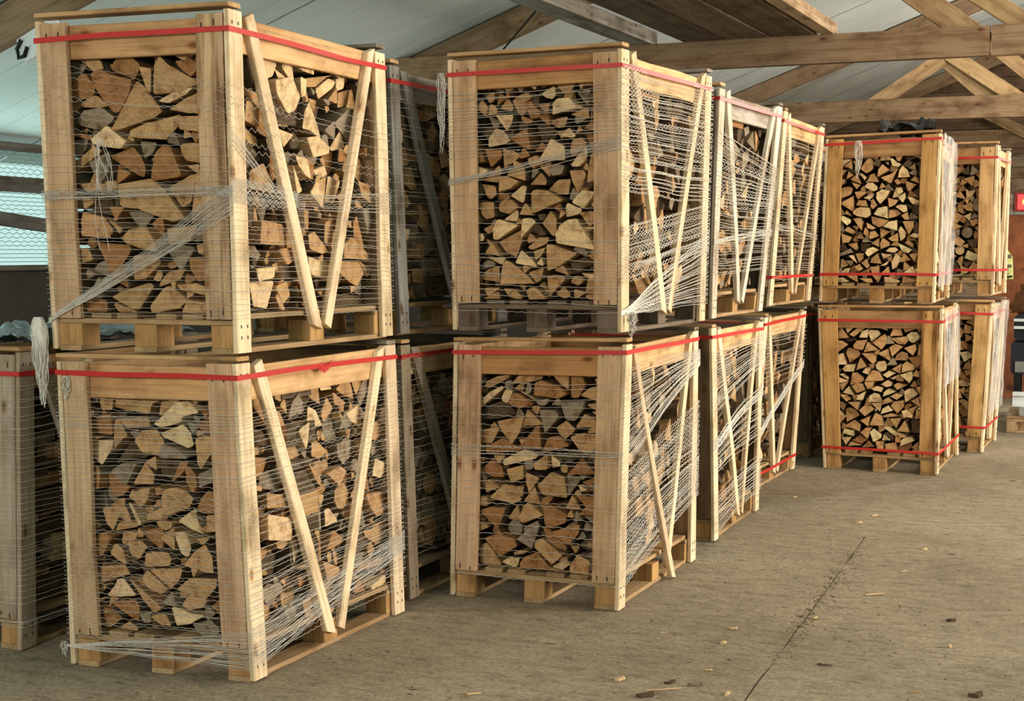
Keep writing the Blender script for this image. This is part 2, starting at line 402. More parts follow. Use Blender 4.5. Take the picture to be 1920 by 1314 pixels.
            ['d', 587, 1062, 629, 1055, 634, 1015, 593, 1014],
            ['d', 661, 733, 687, 754, 690, 675],
            ['t', 246, 593, 328, 618, 329, 554, 268, 537],
            ['t', 333, 583, 398, 559, 348, 487, 336, 532],
            ['t', 293, 517, 334, 523, 326, 473, 316, 477],
            ['t', 166, 460, 229, 523, 286, 520, 313, 452, 275, 433],
            ['t', 383, 522, 450, 588, 514, 569, 525, 472, 410, 482],
            ['o', 592, 549, 688, 582, 661, 504, 626, 534],
            ['p', 592, 543, 635, 519, 601, 513],
            ['o', 594, 483, 611, 496, 694, 485, 692, 411, 592, 405, 629, 445],
            ['t', 532, 427, 564, 494, 581, 463, 601, 427],
            ['o', 109, 397, 178, 418, 257, 423, 223, 321, 161, 367],
            ['t', 307, 372, 323, 423, 345, 446, 428, 392, 325, 350],
            ['o', 432, 433, 466, 443, 540, 403, 536, 366, 456, 336, 438, 364],
            ['t', 110, 351, 134, 344, 170, 325, 110, 298],
            ['g', 301, 276, 339, 311, 334, 332, 398, 369, 410, 345, 371, 235],
            ['o', 422, 345, 465, 322, 541, 259, 538, 239, 501, 248, 444, 285],
            ['o', 472, 322, 601, 365, 598, 321, 550, 269],
            ['o', 141, 268, 207, 298, 291, 274, 309, 247, 222, 190],
            ['t', 112, 230, 145, 249, 181, 212, 222, 146, 147, 146, 113, 148],
            ['p', 227, 165, 271, 191, 315, 192, 302, 150, 281, 146],
            ['o', 316, 168, 337, 194, 397, 225, 459, 158, 508, 146, 348, 146, 321, 146],
            ['t', 387, 248, 397, 280, 422, 292, 527, 221, 477, 175],
            ['p', 464, 158, 520, 195, 554, 178, 511, 146],
            ['t', 561, 146, 564, 178, 596, 230, 656, 206, 654, 146],
            ['t', 106, 534, 135, 544, 158, 481, 141, 475],
            ['t', 114, 465, 159, 467, 164, 424, 115, 421],
            ['g', 649, 340, 695, 339, 693, 250, 668, 264],
            ['t', 277, 211, 319, 224, 349, 220, 328, 206, 289, 199],
            ['t', 675, 150, 695, 168, 697, 146]],
    'F1f': [['t', 107, 1042, 155, 1088, 175, 1034],
            ['p', 89, 966, 95, 997, 134, 1024, 184, 1024, 119, 967],
            ['t', 139, 975, 190, 1013, 197, 952],
            ['t', 158, 1119, 199, 1117, 221, 1019, 193, 1038],
            ['t', 254, 1115, 263, 1114, 301, 1064, 261, 1059],
            ['t', 252, 954, 311, 1044, 344, 994, 342, 946, 298, 917],
            ['t', 323, 1089, 381, 1073, 371, 1012, 343, 1035],
            ['p', 389, 1006, 405, 1062, 426, 1068, 454, 1043, 469, 1005],
            ['p', 425, 993, 452, 994, 448, 970],
            ['p', 467, 1011, 478, 1017, 510, 989, 541, 973, 520, 952, 480, 967],
            ['t', 490, 1045, 556, 1042, 527, 995, 509, 1001],
            ['t', 380, 891, 383, 940, 412, 978, 463, 936],
            ['t', 403, 886, 469, 905, 516, 938, 471, 844, 426, 867],
            ['p', 523, 881, 530, 929, 551, 963, 587, 931, 604, 883],
            ['t', 88, 894, 128, 955, 151, 945, 134, 919],
            ['t', 91, 866, 122, 887, 145, 882, 146, 860, 93, 830],
            ['t', 154, 887, 166, 940, 203, 911],
            ['t', 182, 881, 230, 919, 260, 847],
            ['t', 192, 858, 256, 840, 230, 812],
            ['p', 249, 918, 267, 920, 299, 890, 286, 873],
            ['t', 301, 863, 330, 911, 352, 918, 386, 856],
            ['p', 285, 823, 310, 849, 346, 852, 380, 824, 381, 802, 353, 790],
            ['t', 393, 806, 409, 850, 441, 822],
            ['t', 94, 753, 100, 780, 125, 819, 170, 831, 207, 817, 190, 773, 133, 750],
            ['t', 218, 790, 267, 797, 308, 787, 242, 740],
            ['p', 283, 747, 331, 772, 358, 772, 350, 750, 324, 733],
            ['p', 373, 745, 376, 780, 411, 803, 468, 790, 440, 738, 402, 698],
            ['t', 116, 712, 209, 762, 214, 651],
            ['t', 231, 695, 243, 730, 292, 729, 262, 694],
            ['t', 335, 688, 351, 738, 384, 691, 354, 665],
            ['t', 458, 742, 494, 730, 533, 722, 513, 692, 470, 673],
            ['p', 489, 741, 513, 811, 552, 809, 562, 783, 524, 747],
            ['p', 529, 744, 576, 773, 582, 734, 565, 704],
            ['p', 595, 742, 626, 741, 679, 709, 632, 691],
            ['p', 514, 678, 544, 693, 592, 685, 598, 646, 573, 636],
            ['p', 211, 641, 236, 672, 277, 680, 335, 674, 343, 625, 315, 604, 248, 618],
            ['p', 360, 629, 389, 673, 455, 684, 463, 596],
            ['t', 466, 657, 523, 656, 555, 631, 516, 608, 468, 598],
            ['t', 556, 616, 599, 639, 614, 588, 584, 585],
            ['t', 151, 638, 164, 665, 202, 619],
            ['t', 493, 860, 514, 877, 551, 845, 516, 833],
            ['t', 577, 855, 652, 828, 602, 782, 583, 813],
            ['t', 606, 860, 637, 890, 669, 839],
            ['d', 616, 781, 692, 822, 700, 735],
            ['d', 620, 671, 637, 680, 698, 661, 692, 609, 630, 628],
            ['d', 371, 1113, 465, 1099, 453, 1074, 381, 1086],
            ['d', 485, 1072, 577, 1072, 556, 1051],
            ['d', 553, 1016, 596, 1044, 649, 1016, 589, 1001],
            ['d', 651, 993, 694, 987, 694, 884, 659, 889],
            ['t', 591, 944, 633, 977, 640, 929],
            ['p', 114, 610, 138, 623, 198, 595, 199, 572, 173, 553],
            ['t', 215, 601, 270, 606, 285, 579, 279, 513],
            ['t', 343, 614, 468, 584, 430, 543, 395, 537, 349, 574],
            ['t', 152, 519, 178, 545, 243, 504, 212, 489],
            ['t', 236, 463, 275, 503, 297, 454],
            ['t', 293, 494, 305, 538, 319, 525, 334, 480, 331, 458],
            ['t', 340, 453, 342, 506, 378, 510, 404, 475],
            ['t', 313, 570, 340, 556, 381, 531, 355, 520, 319, 534],
            ['p', 435, 539, 474, 575, 530, 583, 533, 511],
            ['t', 409, 528, 480, 505, 416, 459],
            ['p', 540, 512, 554, 543, 595, 498, 588, 464, 557, 436],
            ['t', 470, 456, 536, 495, 541, 438, 497, 438],
            ['t', 567, 574, 645, 576, 647, 537, 614, 481],
            ['p', 619, 472, 649, 493, 697, 477, 663, 458],
            ['t', 134, 496, 212, 468, 187, 432, 142, 428],
            ['t', 184, 418, 246, 431, 257, 387, 244, 373],
            ['t', 351, 422, 404, 461, 407, 399],
            ['t', 413, 421, 429, 463, 479, 429, 484, 407, 419, 383],
            ['p', 318, 350, 325, 381, 365, 397, 405, 378, 336, 330],
            ['p', 456, 367, 481, 391, 525, 393, 543, 375, 518, 356],
            ['p', 538, 424, 640, 377, 615, 353, 575, 362],
            ['t', 588, 428, 611, 441, 643, 419, 644, 393, 621, 406],
            ['t', 352, 287, 359, 318, 398, 351, 425, 278],
            ['p', 425, 352, 500, 340, 440, 312],
            ['p', 505, 239, 499, 287, 527, 353, 581, 313, 547, 282, 535, 252],
            ['p', 196, 337, 227, 341, 257, 283],
            ['t', 245, 350, 303, 354, 300, 319, 270, 288],
            ['t', 136, 247, 138, 310, 155, 314, 194, 267],
            ['t', 240, 256, 275, 278, 303, 242, 273, 224],
            ['t', 289, 283, 323, 314, 343, 260, 331, 245],
            ['p', 420, 263, 484, 302, 464, 269],
            ['t', 348, 256, 415, 264, 417, 216, 364, 211],
            ['t', 431, 213, 482, 260, 492, 216],
            ['p', 142, 215, 168, 244, 208, 249, 196, 215],
            ['p', 590, 221, 649, 262, 677, 212, 599, 207],
            ['t', 184, 192, 260, 197, 267, 146],
            ['p', 125, 178, 156, 180, 203, 151, 155, 146, 130, 146],
            ['t', 275, 174, 360, 175, 375, 146, 332, 146],
            ['t', 367, 197, 435, 197, 412, 146],
            ['p', 450, 188, 489, 184, 565, 158, 553, 146, 501, 146, 460, 146],
            ['t', 582, 193, 679, 159, 641, 146, 580, 146],
            ['t', 624, 344, 684, 357, 661, 291],
            ['t', 670, 300, 709, 291, 706, 243],
            ['d', 269, 427, 345, 417, 312, 364, 272, 369],
            ['g', 122, 351, 202, 387, 226, 360, 137, 335],
            ['d', 651, 445, 703, 444, 700, 392, 671, 379]],
    'F2f': [['p', 175, 1019, 197, 1056, 242, 1047, 187, 992],
            ['t', 200, 983, 284, 1057, 313, 1039, 229, 966],
            ['p', 373, 1036, 397, 1066, 434, 1059, 451, 1015],
            ['t', 466, 975, 504, 1065, 541, 1030, 550, 981],
            ['t', 550, 1048, 578, 1055, 627, 1027, 566, 1004],
            ['p', 577, 985, 607, 1008, 643, 1007, 656, 978, 621, 929, 596, 941],
            ['t', 106, 949, 145, 1036, 194, 958],
            ['p', 267, 962, 284, 1007, 326, 1021, 317, 963],
            ['p', 322, 999, 339, 1017, 388, 1013, 405, 987, 343, 932],
            ['t', 352, 927, 434, 991, 447, 969, 439, 911, 414, 879],
            ['t', 481, 961, 583, 976, 587, 945, 567, 918, 522, 922],
            ['t', 101, 935, 148, 936, 189, 909, 116, 851],
            ['t', 224, 901, 250, 938, 317, 946, 287, 871, 232, 883],
            ['t', 296, 857, 320, 930, 392, 876],
            ['t', 172, 849, 190, 886, 261, 865, 269, 834, 196, 775],
            ['t', 279, 847, 380, 854, 375, 791, 354, 773],
            ['t', 387, 850, 460, 888, 472, 799],
            ['t', 466, 897, 505, 921, 555, 904, 485, 831],
            ['t', 494, 804, 515, 849, 547, 868, 584, 855, 589, 820, 577, 804],
            ['t', 564, 893, 637, 924, 646, 888, 622, 843],
            ['t', 649, 840, 658, 920, 695, 898, 696, 845],
            ['p', 94, 760, 102, 824, 150, 844, 176, 762],
            ['p', 144, 729, 170, 759, 239, 768, 221, 713, 161, 711],
            ['t', 243, 726, 270, 815, 311, 753],
            ['p', 370, 763, 389, 791, 435, 797, 447, 766, 439, 730, 405, 717, 376, 737],
            ['t', 482, 740, 544, 782, 536, 710],
            ['t', 551, 720, 553, 773, 581, 801, 633, 771, 632, 743],
            ['p', 282, 711, 307, 743, 346, 753, 324, 694],
            ['p', 421, 697, 460, 727, 506, 713, 452, 676],
            ['p', 469, 671, 528, 703, 532, 692, 490, 665],
            ['p', 539, 701, 619, 733, 620, 681, 600, 645],
            ['t', 194, 611, 213, 708, 251, 704, 293, 670, 287, 644],
            ['p', 121, 691, 152, 697, 190, 666, 185, 654],
            ['p', 105, 672, 181, 647, 133, 627],
            ['t', 124, 617, 185, 645, 140, 572],
            ['t', 297, 647, 354, 731, 397, 718, 430, 657, 363, 651],
            ['t', 294, 640, 362, 647, 349, 599, 311, 588],
            ['p', 408, 628, 456, 662, 486, 645, 482, 622, 448, 610],
            ['t', 489, 622, 516, 641, 583, 628, 516, 592],
            ['d', 626, 643, 694, 719, 696, 642],
            ['t', 209, 607, 246, 631, 285, 628, 301, 583, 245, 558],
            ['p', 142, 556, 185, 605, 225, 539],
            ['p', 341, 594, 384, 616, 426, 606, 414, 574],
            ['p', 421, 538, 427, 572, 457, 598, 507, 578],
            ['p', 245, 512, 254, 544, 301, 573, 279, 509],
            ['p', 319, 497, 328, 543, 362, 564, 396, 555, 414, 510, 409, 499],
            ['t', 474, 545, 508, 568, 559, 557, 517, 524],
            ['p', 564, 580, 592, 606, 630, 605, 660, 566, 573, 502],
            ['t', 643, 615, 696, 634, 681, 561],
            ['d', 148, 945, 233, 956, 241, 938, 194, 923],
            ['t', 657, 754, 693, 782, 694, 729],
            ['t', 623, 1060, 683, 1059, 656, 1005],
            ['t', 129, 544, 175, 542, 205, 515, 174, 496],
            ['t', 101, 474, 130, 493, 164, 472, 146, 425],
            ['t', 183, 491, 266, 497, 252, 437],
            ['t', 162, 439, 186, 450, 230, 438, 260, 398, 167, 343],
            ['t', 259, 435, 292, 468, 336, 466, 361, 445, 300, 396],
            ['p', 336, 487, 414, 495, 401, 429],
            ['t', 419, 484, 427, 516, 461, 540, 495, 510],
            ['t', 475, 479, 496, 507, 563, 519, 564, 472, 522, 426],
            ['p', 410, 417, 423, 456, 461, 481, 496, 446],
            ['t', 615, 520, 661, 548, 683, 474],
            ['p', 552, 444, 586, 455, 629, 417, 625, 401, 566, 405],
            ['t', 643, 391, 650, 462, 697, 429, 693, 402],
            ['t', 162, 319, 225, 364, 268, 334, 263, 282],
            ['t', 265, 362, 335, 397, 322, 321],
            ['t', 331, 329, 371, 424, 418, 401, 435, 334],
            ['t', 469, 386, 548, 394, 514, 318],
            ['t', 522, 298, 574, 377, 605, 294],
            ['p', 421, 322, 467, 326, 519, 284, 519, 250],
            ['p', 141, 263, 152, 295, 219, 285, 218, 246],
            ['p', 131, 229, 200, 236, 159, 178],
            ['t', 268, 275, 300, 308, 343, 315, 317, 232],
            ['p', 333, 282, 361, 307, 414, 269, 409, 241, 357, 211],
            ['p', 414, 223, 427, 267, 471, 227],
            ['o', 201, 211, 263, 255, 312, 222, 272, 192],
            ['p', 540, 190, 550, 236, 585, 263, 623, 263, 643, 237],
            ['t', 177, 172, 195, 201, 271, 182],
            ['t', 272, 164, 321, 217, 365, 175],
            ['t', 372, 216, 432, 215, 427, 146, 388, 146],
            ['t', 441, 202, 511, 215, 524, 153, 490, 146, 441, 146],
            ['p', 113, 146, 136, 146, 212, 146, 212, 146],
            ['t', 258, 146, 360, 156, 365, 146, 280, 146],
            ['t', 600, 146, 630, 168, 703, 163, 700, 146, 644, 146],
            ['d', 609, 375, 698, 384, 691, 294, 623, 286],
            ['d', 645, 268, 700, 276, 697, 227],
            ['t', 419, 402, 479, 425, 535, 407, 440, 394],
            ['p', 99, 432, 123, 424, 158, 380, 101, 404]]}

# ------------------------------------------------------------------ helpers
def lin(r, g, b):
    f = lambda c: (c / 255 / 12.92) if c / 255 <= 0.04045 else ((c / 255 + 0.055) / 1.055) ** 2.4
    return (f(r), f(g), f(b))


def jit(c, a=0.1, rr=R):
    k = 1 + rr.uniform(-a, a)
    return tuple(max(0.0, min(1.0, x * k * (1 + rr.uniform(-a, a) * 0.25))) for x in c)


class MB:
    """collects pieces of one mesh object"""

    def __init__(self):
        self.v, self.f, self.mi, self.lc, self.col, self.sm = [], [], [], [], [], []

    def add(self, verts, faces, col=(0.5, 0.5, 0.5), lcs=None, mi=0, smooth=False):
        n = len(self.v)
        self.v.extend(verts)
        self.lc.extend(lcs if lcs is not None else verts)
        self.col.extend([(*col, 1.0)] * len(verts))
        for k, fa in enumerate(faces):
            self.f.append([n + i for i in fa])
            self.mi.append(mi[k] if isinstance(mi, list) else mi)
            self.sm.append(smooth)

    def build(self, name, mats, parent=None, origin=(0, 0, 0)):
        o = Vector(origin)
        me = bpy.data.meshes.new(name)
        me.from_pydata([tuple(Vector(p) - o) for p in self.v], [], self.f)
        for m in (mats if isinstance(mats, (list, tuple)) else [mats]):
            me.materials.append(m)
        me.polygons.foreach_set('material_index', self.mi)
        me.polygons.foreach_set('use_smooth', self.sm)
        a = me.attributes.new('lc', 'FLOAT_VECTOR', 'POINT')
        a.data.foreach_set('vector', [x for p in self.lc for x in p])
        a = me.attributes.new('Col', 'FLOAT_COLOR', 'POINT')
        a.data.foreach_set('color', [x for p in self.col for x in p])
        me.update()
        ob = bpy.data.objects.new(name, me)
        COL.objects.link(ob)
        if parent is not None:
            ob.parent = parent
        else:
            ob.location = o
        return ob


def tag(o, label, cat, group=None, kind=None):
    o['label'] = label
    o['category'] = cat
    if group:
        o['group'] = group
    if kind:
        o['kind'] = kind
    return o


def empty(name, loc):
    o = bpy.data.objects.new(name, None)
    o.location = loc
    o.empty_display_size = 0.1
    COL.objects.link(o)
    return o


IDM = lambda p: p


def bar(mb, p0, p1, wv, tv, col, n=3, warp=0.0, ch=0.003, M=IDM, rr=R, mi=0, endcut=0.0):
    """a sawn board from p0 to p1; wv, tv = half width and half thickness vectors; edges chamfered"""
    p0, p1, wv, tv = Vector(p0), Vector(p1), Vector(wv), Vector(tv)
    W, T = wv.length, tv.length
    wd, td = wv / W, tv / T
    Ln = (p1 - p0).length
    c = min(ch, W * 0.4, T * 0.4)
    sec = [(-W, -T + c), (-W + c, -T), (W - c, -T), (W, -T + c), (W, T - c), (W - c, T), (-W + c, T), (-W, T - c)]
    off = Vector((rr.uniform(0, 40), rr.uniform(0, 40), rr.uniform(0, 40)))
    vs, ls, fs = [], [], []
    for i in range(n):
        f = i / (n - 1)
        ce = p0.lerp(p1, f)
        dw = rr.gauss(0, warp) if 0 < i < n - 1 else rr.gauss(0, warp * 0.4)
        dt = rr.gauss(0, warp) * 0.5 if 0 < i < n - 1 else 0
        sc = 1 + rr.gauss(0, warp * 3)
        for a, b in sec:
            e = 0
            if endcut and i in (0, n - 1):
                e = endcut * a / W * (1 if i else -1)
            q = ce + wd * (a * sc + dw) + td * (b + dt) + (p1 - p0) / Ln * e
            vs.append(tuple(M(q)))
            ls.append((a + off.x, b + off.y, f * Ln + off.z))
    for i in range(n - 1):
        for k in range(8):
            a, b = i * 8 + k, i * 8 + (k + 1) % 8
            fs.append((a, b, b + 8, a + 8))
    fs.append(tuple(range(7, -1, -1)))
    fs.append(tuple((n - 1) * 8 + k for k in range(8)))
    # face orientation
    if wd.cross(td).dot(p1 - p0) < 0:
        fs = [tuple(reversed(x)) for x in fs]
    mb.add(vs, fs, col, ls, mi)


def tube(mb, pts, r, col, sides=3, M=IDM, closed=False):
    pts = [Vector(M(Vector(p))) for p in pts]
    vs, fs = [], []
    n = len(pts)
    for i, p in enumerate(pts):
        d = (pts[min(i + 1, n - 1)] - pts[max(i - 1, 0)])
        if d.length < 1e-9:
            d = Vector((0, 0, 1))
        d.normalize()
        up = Vector((0, 0, 1)) if abs(d.z) < 0.9 else Vector((0, 1, 0))
        x = d.cross(up).normalized()
        y = d.cross(x)
        for k in range(sides):
            a = 2 * math.pi * k / sides
            vs.append(tuple(p + x * r * math.cos(a) + y * r * math.sin(a)))
    for i in range(n - 1):
        for k in range(sides):
            a, b = i * sides + k, i * sides + (k + 1) % sides
            fs.append((a, a + sides, b + sides, b))
    mb.add(vs, fs, col, None, 0, True)


# ------------------------------------------------------------------ materials
def mat(name):
    m = bpy.data.materials.new(name)
    m.use_nodes = True
    nt = m.node_tree
    b = nt.nodes['Principled BSDF']
    return m, nt, b


def N(nt, t, **kw):
    n = nt.nodes.new(t)
    for k, v in kw.items():
        if k.startswith('i_'):
            key = k[2:]
            n.inputs[int(key) if key.isdigit() else key].default_value = v
        else:
            setattr(n, k, v)
    return n


def L(nt, a, b):
    nt.links.new(a, b)


def ramp(nt, fac, stops):
    r = N(nt, 'ShaderNodeValToRGB')
    el = r.color_ramp.elements
    while len(el) > 1:
        el.remove(el[-1])
    el[0].position, el[0].color = stops[0][0], (*stops[0][1], 1)
    for p, c in stops[1:]:
        e = el.new(p)
        e.color = (*c, 1)
    L(nt, fac, r.inputs['Fac'])
    return r.outputs['Color']


def mul(nt, a, b, fac=1.0):
    m = N(nt, 'ShaderNodeMix', data_type='RGBA', blend_type='MULTIPLY')
    m.inputs[0].default_value = fac
    L(nt, a, m.inputs[6])
    L(nt, b, m.inputs[7])
    return m.outputs[2]


def scaled(nt, sock, s):
    v = N(nt, 'ShaderNodeVectorMath', operation='MULTIPLY')
    L(nt, sock, v.inputs[0])
    v.inputs[1].default_value = s
    return v.outputs[0]


def noise_n(nt, vec, scale, detail=4, rough=0.6):
    n = N(nt, 'ShaderNodeTexNoise')
    n.inputs['Scale'].default_value = scale
    n.inputs['Detail'].default_value = detail
    n.inputs['Roughness'].default_value = rough
    L(nt, vec, n.inputs['Vector'])
    return n.outputs['Fac']


def g(v):
    return (v, v, v)


def wood_board(name, saw=0.35, knots=True, stain=0.5, rough=0.8, streak=0.6, run=False):
    m, nt, b = mat(name)
    lc = N(nt, 'ShaderNodeAttribute', attribute_name='lc').outputs['Vector']
    col = N(nt, 'ShaderNodeAttribute', attribute_name='Col').outputs['Color']
    c = col
    gr = noise_n(nt, scaled(nt, lc, (90, 90, 3.0)), 1.0, 5, 0.65)
    c = mul(nt, c, ramp(nt, gr, [(0.3, (0.62, 0.55, 0.48)), (0.52, g(1.0)), (0.75, (1.12, 1.1, 1.06))]), streak)
    gr2 = noise_n(nt, scaled(nt, lc, (16, 16, 0.9)), 1.0, 3, 0.5)
    c = mul(nt, c, ramp(nt, gr2, [(0.33, (0.70, 0.62, 0.54)), (0.5, g(1.0)), (0.7, (1.1, 1.06, 1.0))]), streak)
    lo = noise_n(nt, scaled(nt, lc, (7, 7, 4.0)), 1.0, 4, 0.6)
    c = mul(nt, c, ramp(nt, lo, [(0.30, (0.40, 0.35, 0.30)), (0.42, (0.80, 0.76, 0.71)), (0.52, g(1.0)), (0.68, g(1.1))]), stain)
    if run:
        rn = noise_n(nt, scaled(nt, lc, (17, 17, 1.1)), 1.0, 4, 0.6)
        c = mul(nt, c, ramp(nt, rn, [(0.40, (0.36, 0.30, 0.25)), (0.47, (0.68, 0.62, 0.55)), (0.54, g(1.0))]), 1.0)
    if saw:
        w = N(nt, 'ShaderNodeTexWave', wave_type='BANDS', bands_direction='Z')
        w.inputs['Scale'].default_value = 42
        w.inputs['Distortion'].default_value = 3.5
        w.inputs['Detail'].default_value = 2
        w.inputs['Detail Scale'].default_value = 0.6
        L(nt, lc, w.inputs['Vector'])
        c = mul(nt, c, ramp(nt, w.outputs['Fac'], [(0.0, g(0.78)), (0.35, g(1.0)), (1.0, g(1.03))]), saw)
    if knots:
        vo = N(nt, 'ShaderNodeTexVoronoi', feature='F1')
        vo.inputs['Scale'].default_value = 1.0
        L(nt, scaled(nt, lc, (9, 9, 4.2)), vo.inputs['Vector'])
        c = mul(nt, c, ramp(nt, vo.outputs['Distance'], [(0.05, (0.25, 0.14, 0.08)), (0.085, (0.5, 0.32, 0.2)), (0.12, (0.85, 0.72, 0.6)), (0.17, g(1.0))]), 0.8)
    L(nt, c, b.inputs['Base Color'])
    b.inputs['Roughness'].default_value = rough
    b.inputs['Specular IOR Level'].default_value = 0.2
    bp = N(nt, 'ShaderNodeBump', i_Strength=0.35, i_Distance=0.004)
    L(nt, gr, bp.inputs['Height'])
    L(nt, bp.outputs['Normal'], b.inputs['Normal'])
    return m


M_BOARD = wood_board('sawn_pine', stain=0.85, streak=0.75)
M_BEAM = wood_board('roof_timber', saw=0.15, stain=0.8, streak=0.8)
M_RUN = wood_board('stained_board', stain=0.85, streak=0.8, run=True)
M_OLD = wood_board('weathered_board', saw=0.3, stain=0.9, streak=1.0)


def log_end_mat():
    m, nt, b = mat('split_end_grain')
    lc = N(nt, 'ShaderNodeAttribute', attribute_name='lc').outputs['Vector']
    col = N(nt, 'ShaderNodeAttribute', attribute_name='Col').outputs['Color']
    w = N(nt, 'ShaderNodeTexWave', wave_type='RINGS', rings_direction='Z')
    w.inputs['Scale'].default_value = 26
    w.inputs['Distortion'].default_value = 3.0
    w.inputs['Detail'].default_value = 3
    w.inputs['Detail Scale'].default_value = 1.2
    L(nt, lc, w.inputs['Vector'])
    c = mul(nt, col, ramp(nt, w.outputs['Fac'], [(0.0, (0.86, 0.82, 0.76)), (0.5, g(1.0)), (1, g(1.04))]), 0.6)
    lo = noise_n(nt, scaled(nt, lc, (22, 22, 3)), 1.0, 5, 0.65)
    c = mul(nt, c, ramp(nt, lo, [(0.32, (0.46, 0.34, 0.25)), (0.43, (0.82, 0.76, 0.69)), (0.52, g(1.0)), (0.68, (1.18, 1.14, 1.05))]), 0.9)
    fi = noise_n(nt, scaled(nt, lc, (240, 90, 20)), 1.0, 3, 0.7)
    c = mul(nt, c, ramp(nt, fi, [(0.36, g(0.66)), (0.5, g(1.0)), (0.66, g(1.1))]), 0.8)
    L(nt, c, b.inputs['Base Color'])
    b.inputs['Roughness'].default_value = 0.85
    b.inputs['Specular IOR Level'].default_value = 0.15
    bp = N(nt, 'ShaderNodeBump', i_Strength=0.5, i_Distance=0.006)
    L(nt, lo, bp.inputs['Height'])
    L(nt, bp.outputs['Normal'], b.inputs['Normal'])
    return m


def log_split_mat():
    m, nt, b = mat('split_long_grain')
    lc = N(nt, 'ShaderNodeAttribute', attribute_name='lc').outputs['Vector']
    col = N(nt, 'ShaderNodeAttribute', attribute_name='Col').outputs['Color']
    gr = noise_n(nt, scaled(nt, lc, (110, 110, 7)), 1.0, 5, 0.65)
    c = mul(nt, col, ramp(nt, gr, [(0.3, (0.5, 0.42, 0.34)), (0.5, (0.85, 0.82, 0.78)), (0.72, g(1.0))]), 1.0)
    L(nt, c, b.inputs['Base Color'])
    b.inputs['Roughness'].default_value = 0.85
    b.inputs['Specular IOR Level'].default_value = 0.15
    bp = N(nt, 'ShaderNodeBump', i_Strength=0.6, i_Distance=0.006)
    L(nt, gr, bp.inputs['Height'])
    L(nt, bp.outputs['Normal'], b.inputs['Normal'])
    return m


def bark_mat():
    m, nt, b = mat('bark')
    lc = N(nt, 'ShaderNodeAttribute', attribute_name='lc').outputs['Vector']
    gr = noise_n(nt, scaled(nt, lc, (60, 60, 14)), 1.0, 6, 0.7)
    c = ramp(nt, gr, [(0.25, lin(48, 38, 28)), (0.5, lin(104, 88, 70)), (0.75, lin(150, 136, 116))])
    L(nt, c, b.inputs['Base Color'])
    b.inputs['Roughness'].default_value = 0.95
    b.inputs['Specular IOR Level'].default_value = 0.1
    bp = N(nt, 'ShaderNodeBump', i_Strength=0.9, i_Distance=0.012)
    L(nt, gr, bp.inputs['Height'])
    L(nt, bp.outputs['Normal'], b.inputs['Normal'])
    return m


M_END, M_SPLIT, M_BARK = log_end_mat(), log_split_mat(), bark_mat()


def plain(name, rgb, rough=0.6, spec=0.3, var=0.25, scale=30, bump=0.0, metal=0.0):
    m, nt, b = mat(name)
    geo = N(nt, 'ShaderNodeTexCoord').outputs['Object']
    n = noise_n(nt, geo, scale, 4, 0.6)
    base = N(nt, 'ShaderNodeRGB')
    base.outputs[0].default_value = (*lin(*rgb), 1)
    c = mul(nt, base.outputs[0], ramp(nt, n, [(0.3, g(1 - var)), (0.55, g(1.0)), (0.8, g(1 + var * 0.5))]), 1.0)
    L(nt, c, b.inputs['Base Color'])
    b.inputs['Roughness'].default_value = rough
    b.inputs['Specular IOR Level'].default_value = spec
    b.inputs['Metallic'].default_value = metal
    if bump:
        bp = N(nt, 'ShaderNodeBump', i_Strength=bump, i_Distance=0.01)
        L(nt, n, bp.inputs['Height'])
        L(nt, bp.outputs['Normal'], b.inputs['Normal'])
    return m


M_STRAP = plain('red_strap', (200, 48, 44), 0.45, 0.4, 0.12, 60)
M_NAIL = plain('rusty_nail', (58, 44, 34), 0.7, 0.3, 0.3, 80)
M_NET = plain('white_net', (226, 222, 212), 0.55, 0.35, 0.05, 20)
M_DARKWALL = plain('dark_wall_sheet', (62, 60, 58), 0.85, 0.1, 0.25, 4)
M_TARP = plain('grey_plastic', (128, 148, 152), 0.35, 0.5, 0.35, 14, 0.5)
M_DARKPLASTIC = plain('dark_plastic', (46, 46, 46), 0.45, 0.4, 0.3, 20, 0.4)
M_STEEL = plain('galvanised_steel', (160, 160, 156), 0.4, 0.5, 0.2, 20, 0.0, 0.6)
M_WHITEMETAL = plain('white_metal', (222, 228, 232), 0.4, 0.5, 0.1, 10)
M_BLUEBLACK = plain('blue_black_paint', (30, 34, 48), 0.4, 0.5, 0.3, 12)
M_BROWN = plain('brown_canvas', (150, 94, 58), 0.75, 0.2, 0.4, 9, 0.6)
M_HIVIS = plain('hi_vis_cloth', (222, 226, 150), 0.7, 0.2, 0.15, 20)
M_GREYBAND = plain('grey_band', (120, 112, 96), 0.5, 0.3, 0.2, 30)
M_BLACK = plain('black_rubber', (22, 22, 22), 0.6, 0.3, 0.2, 30)


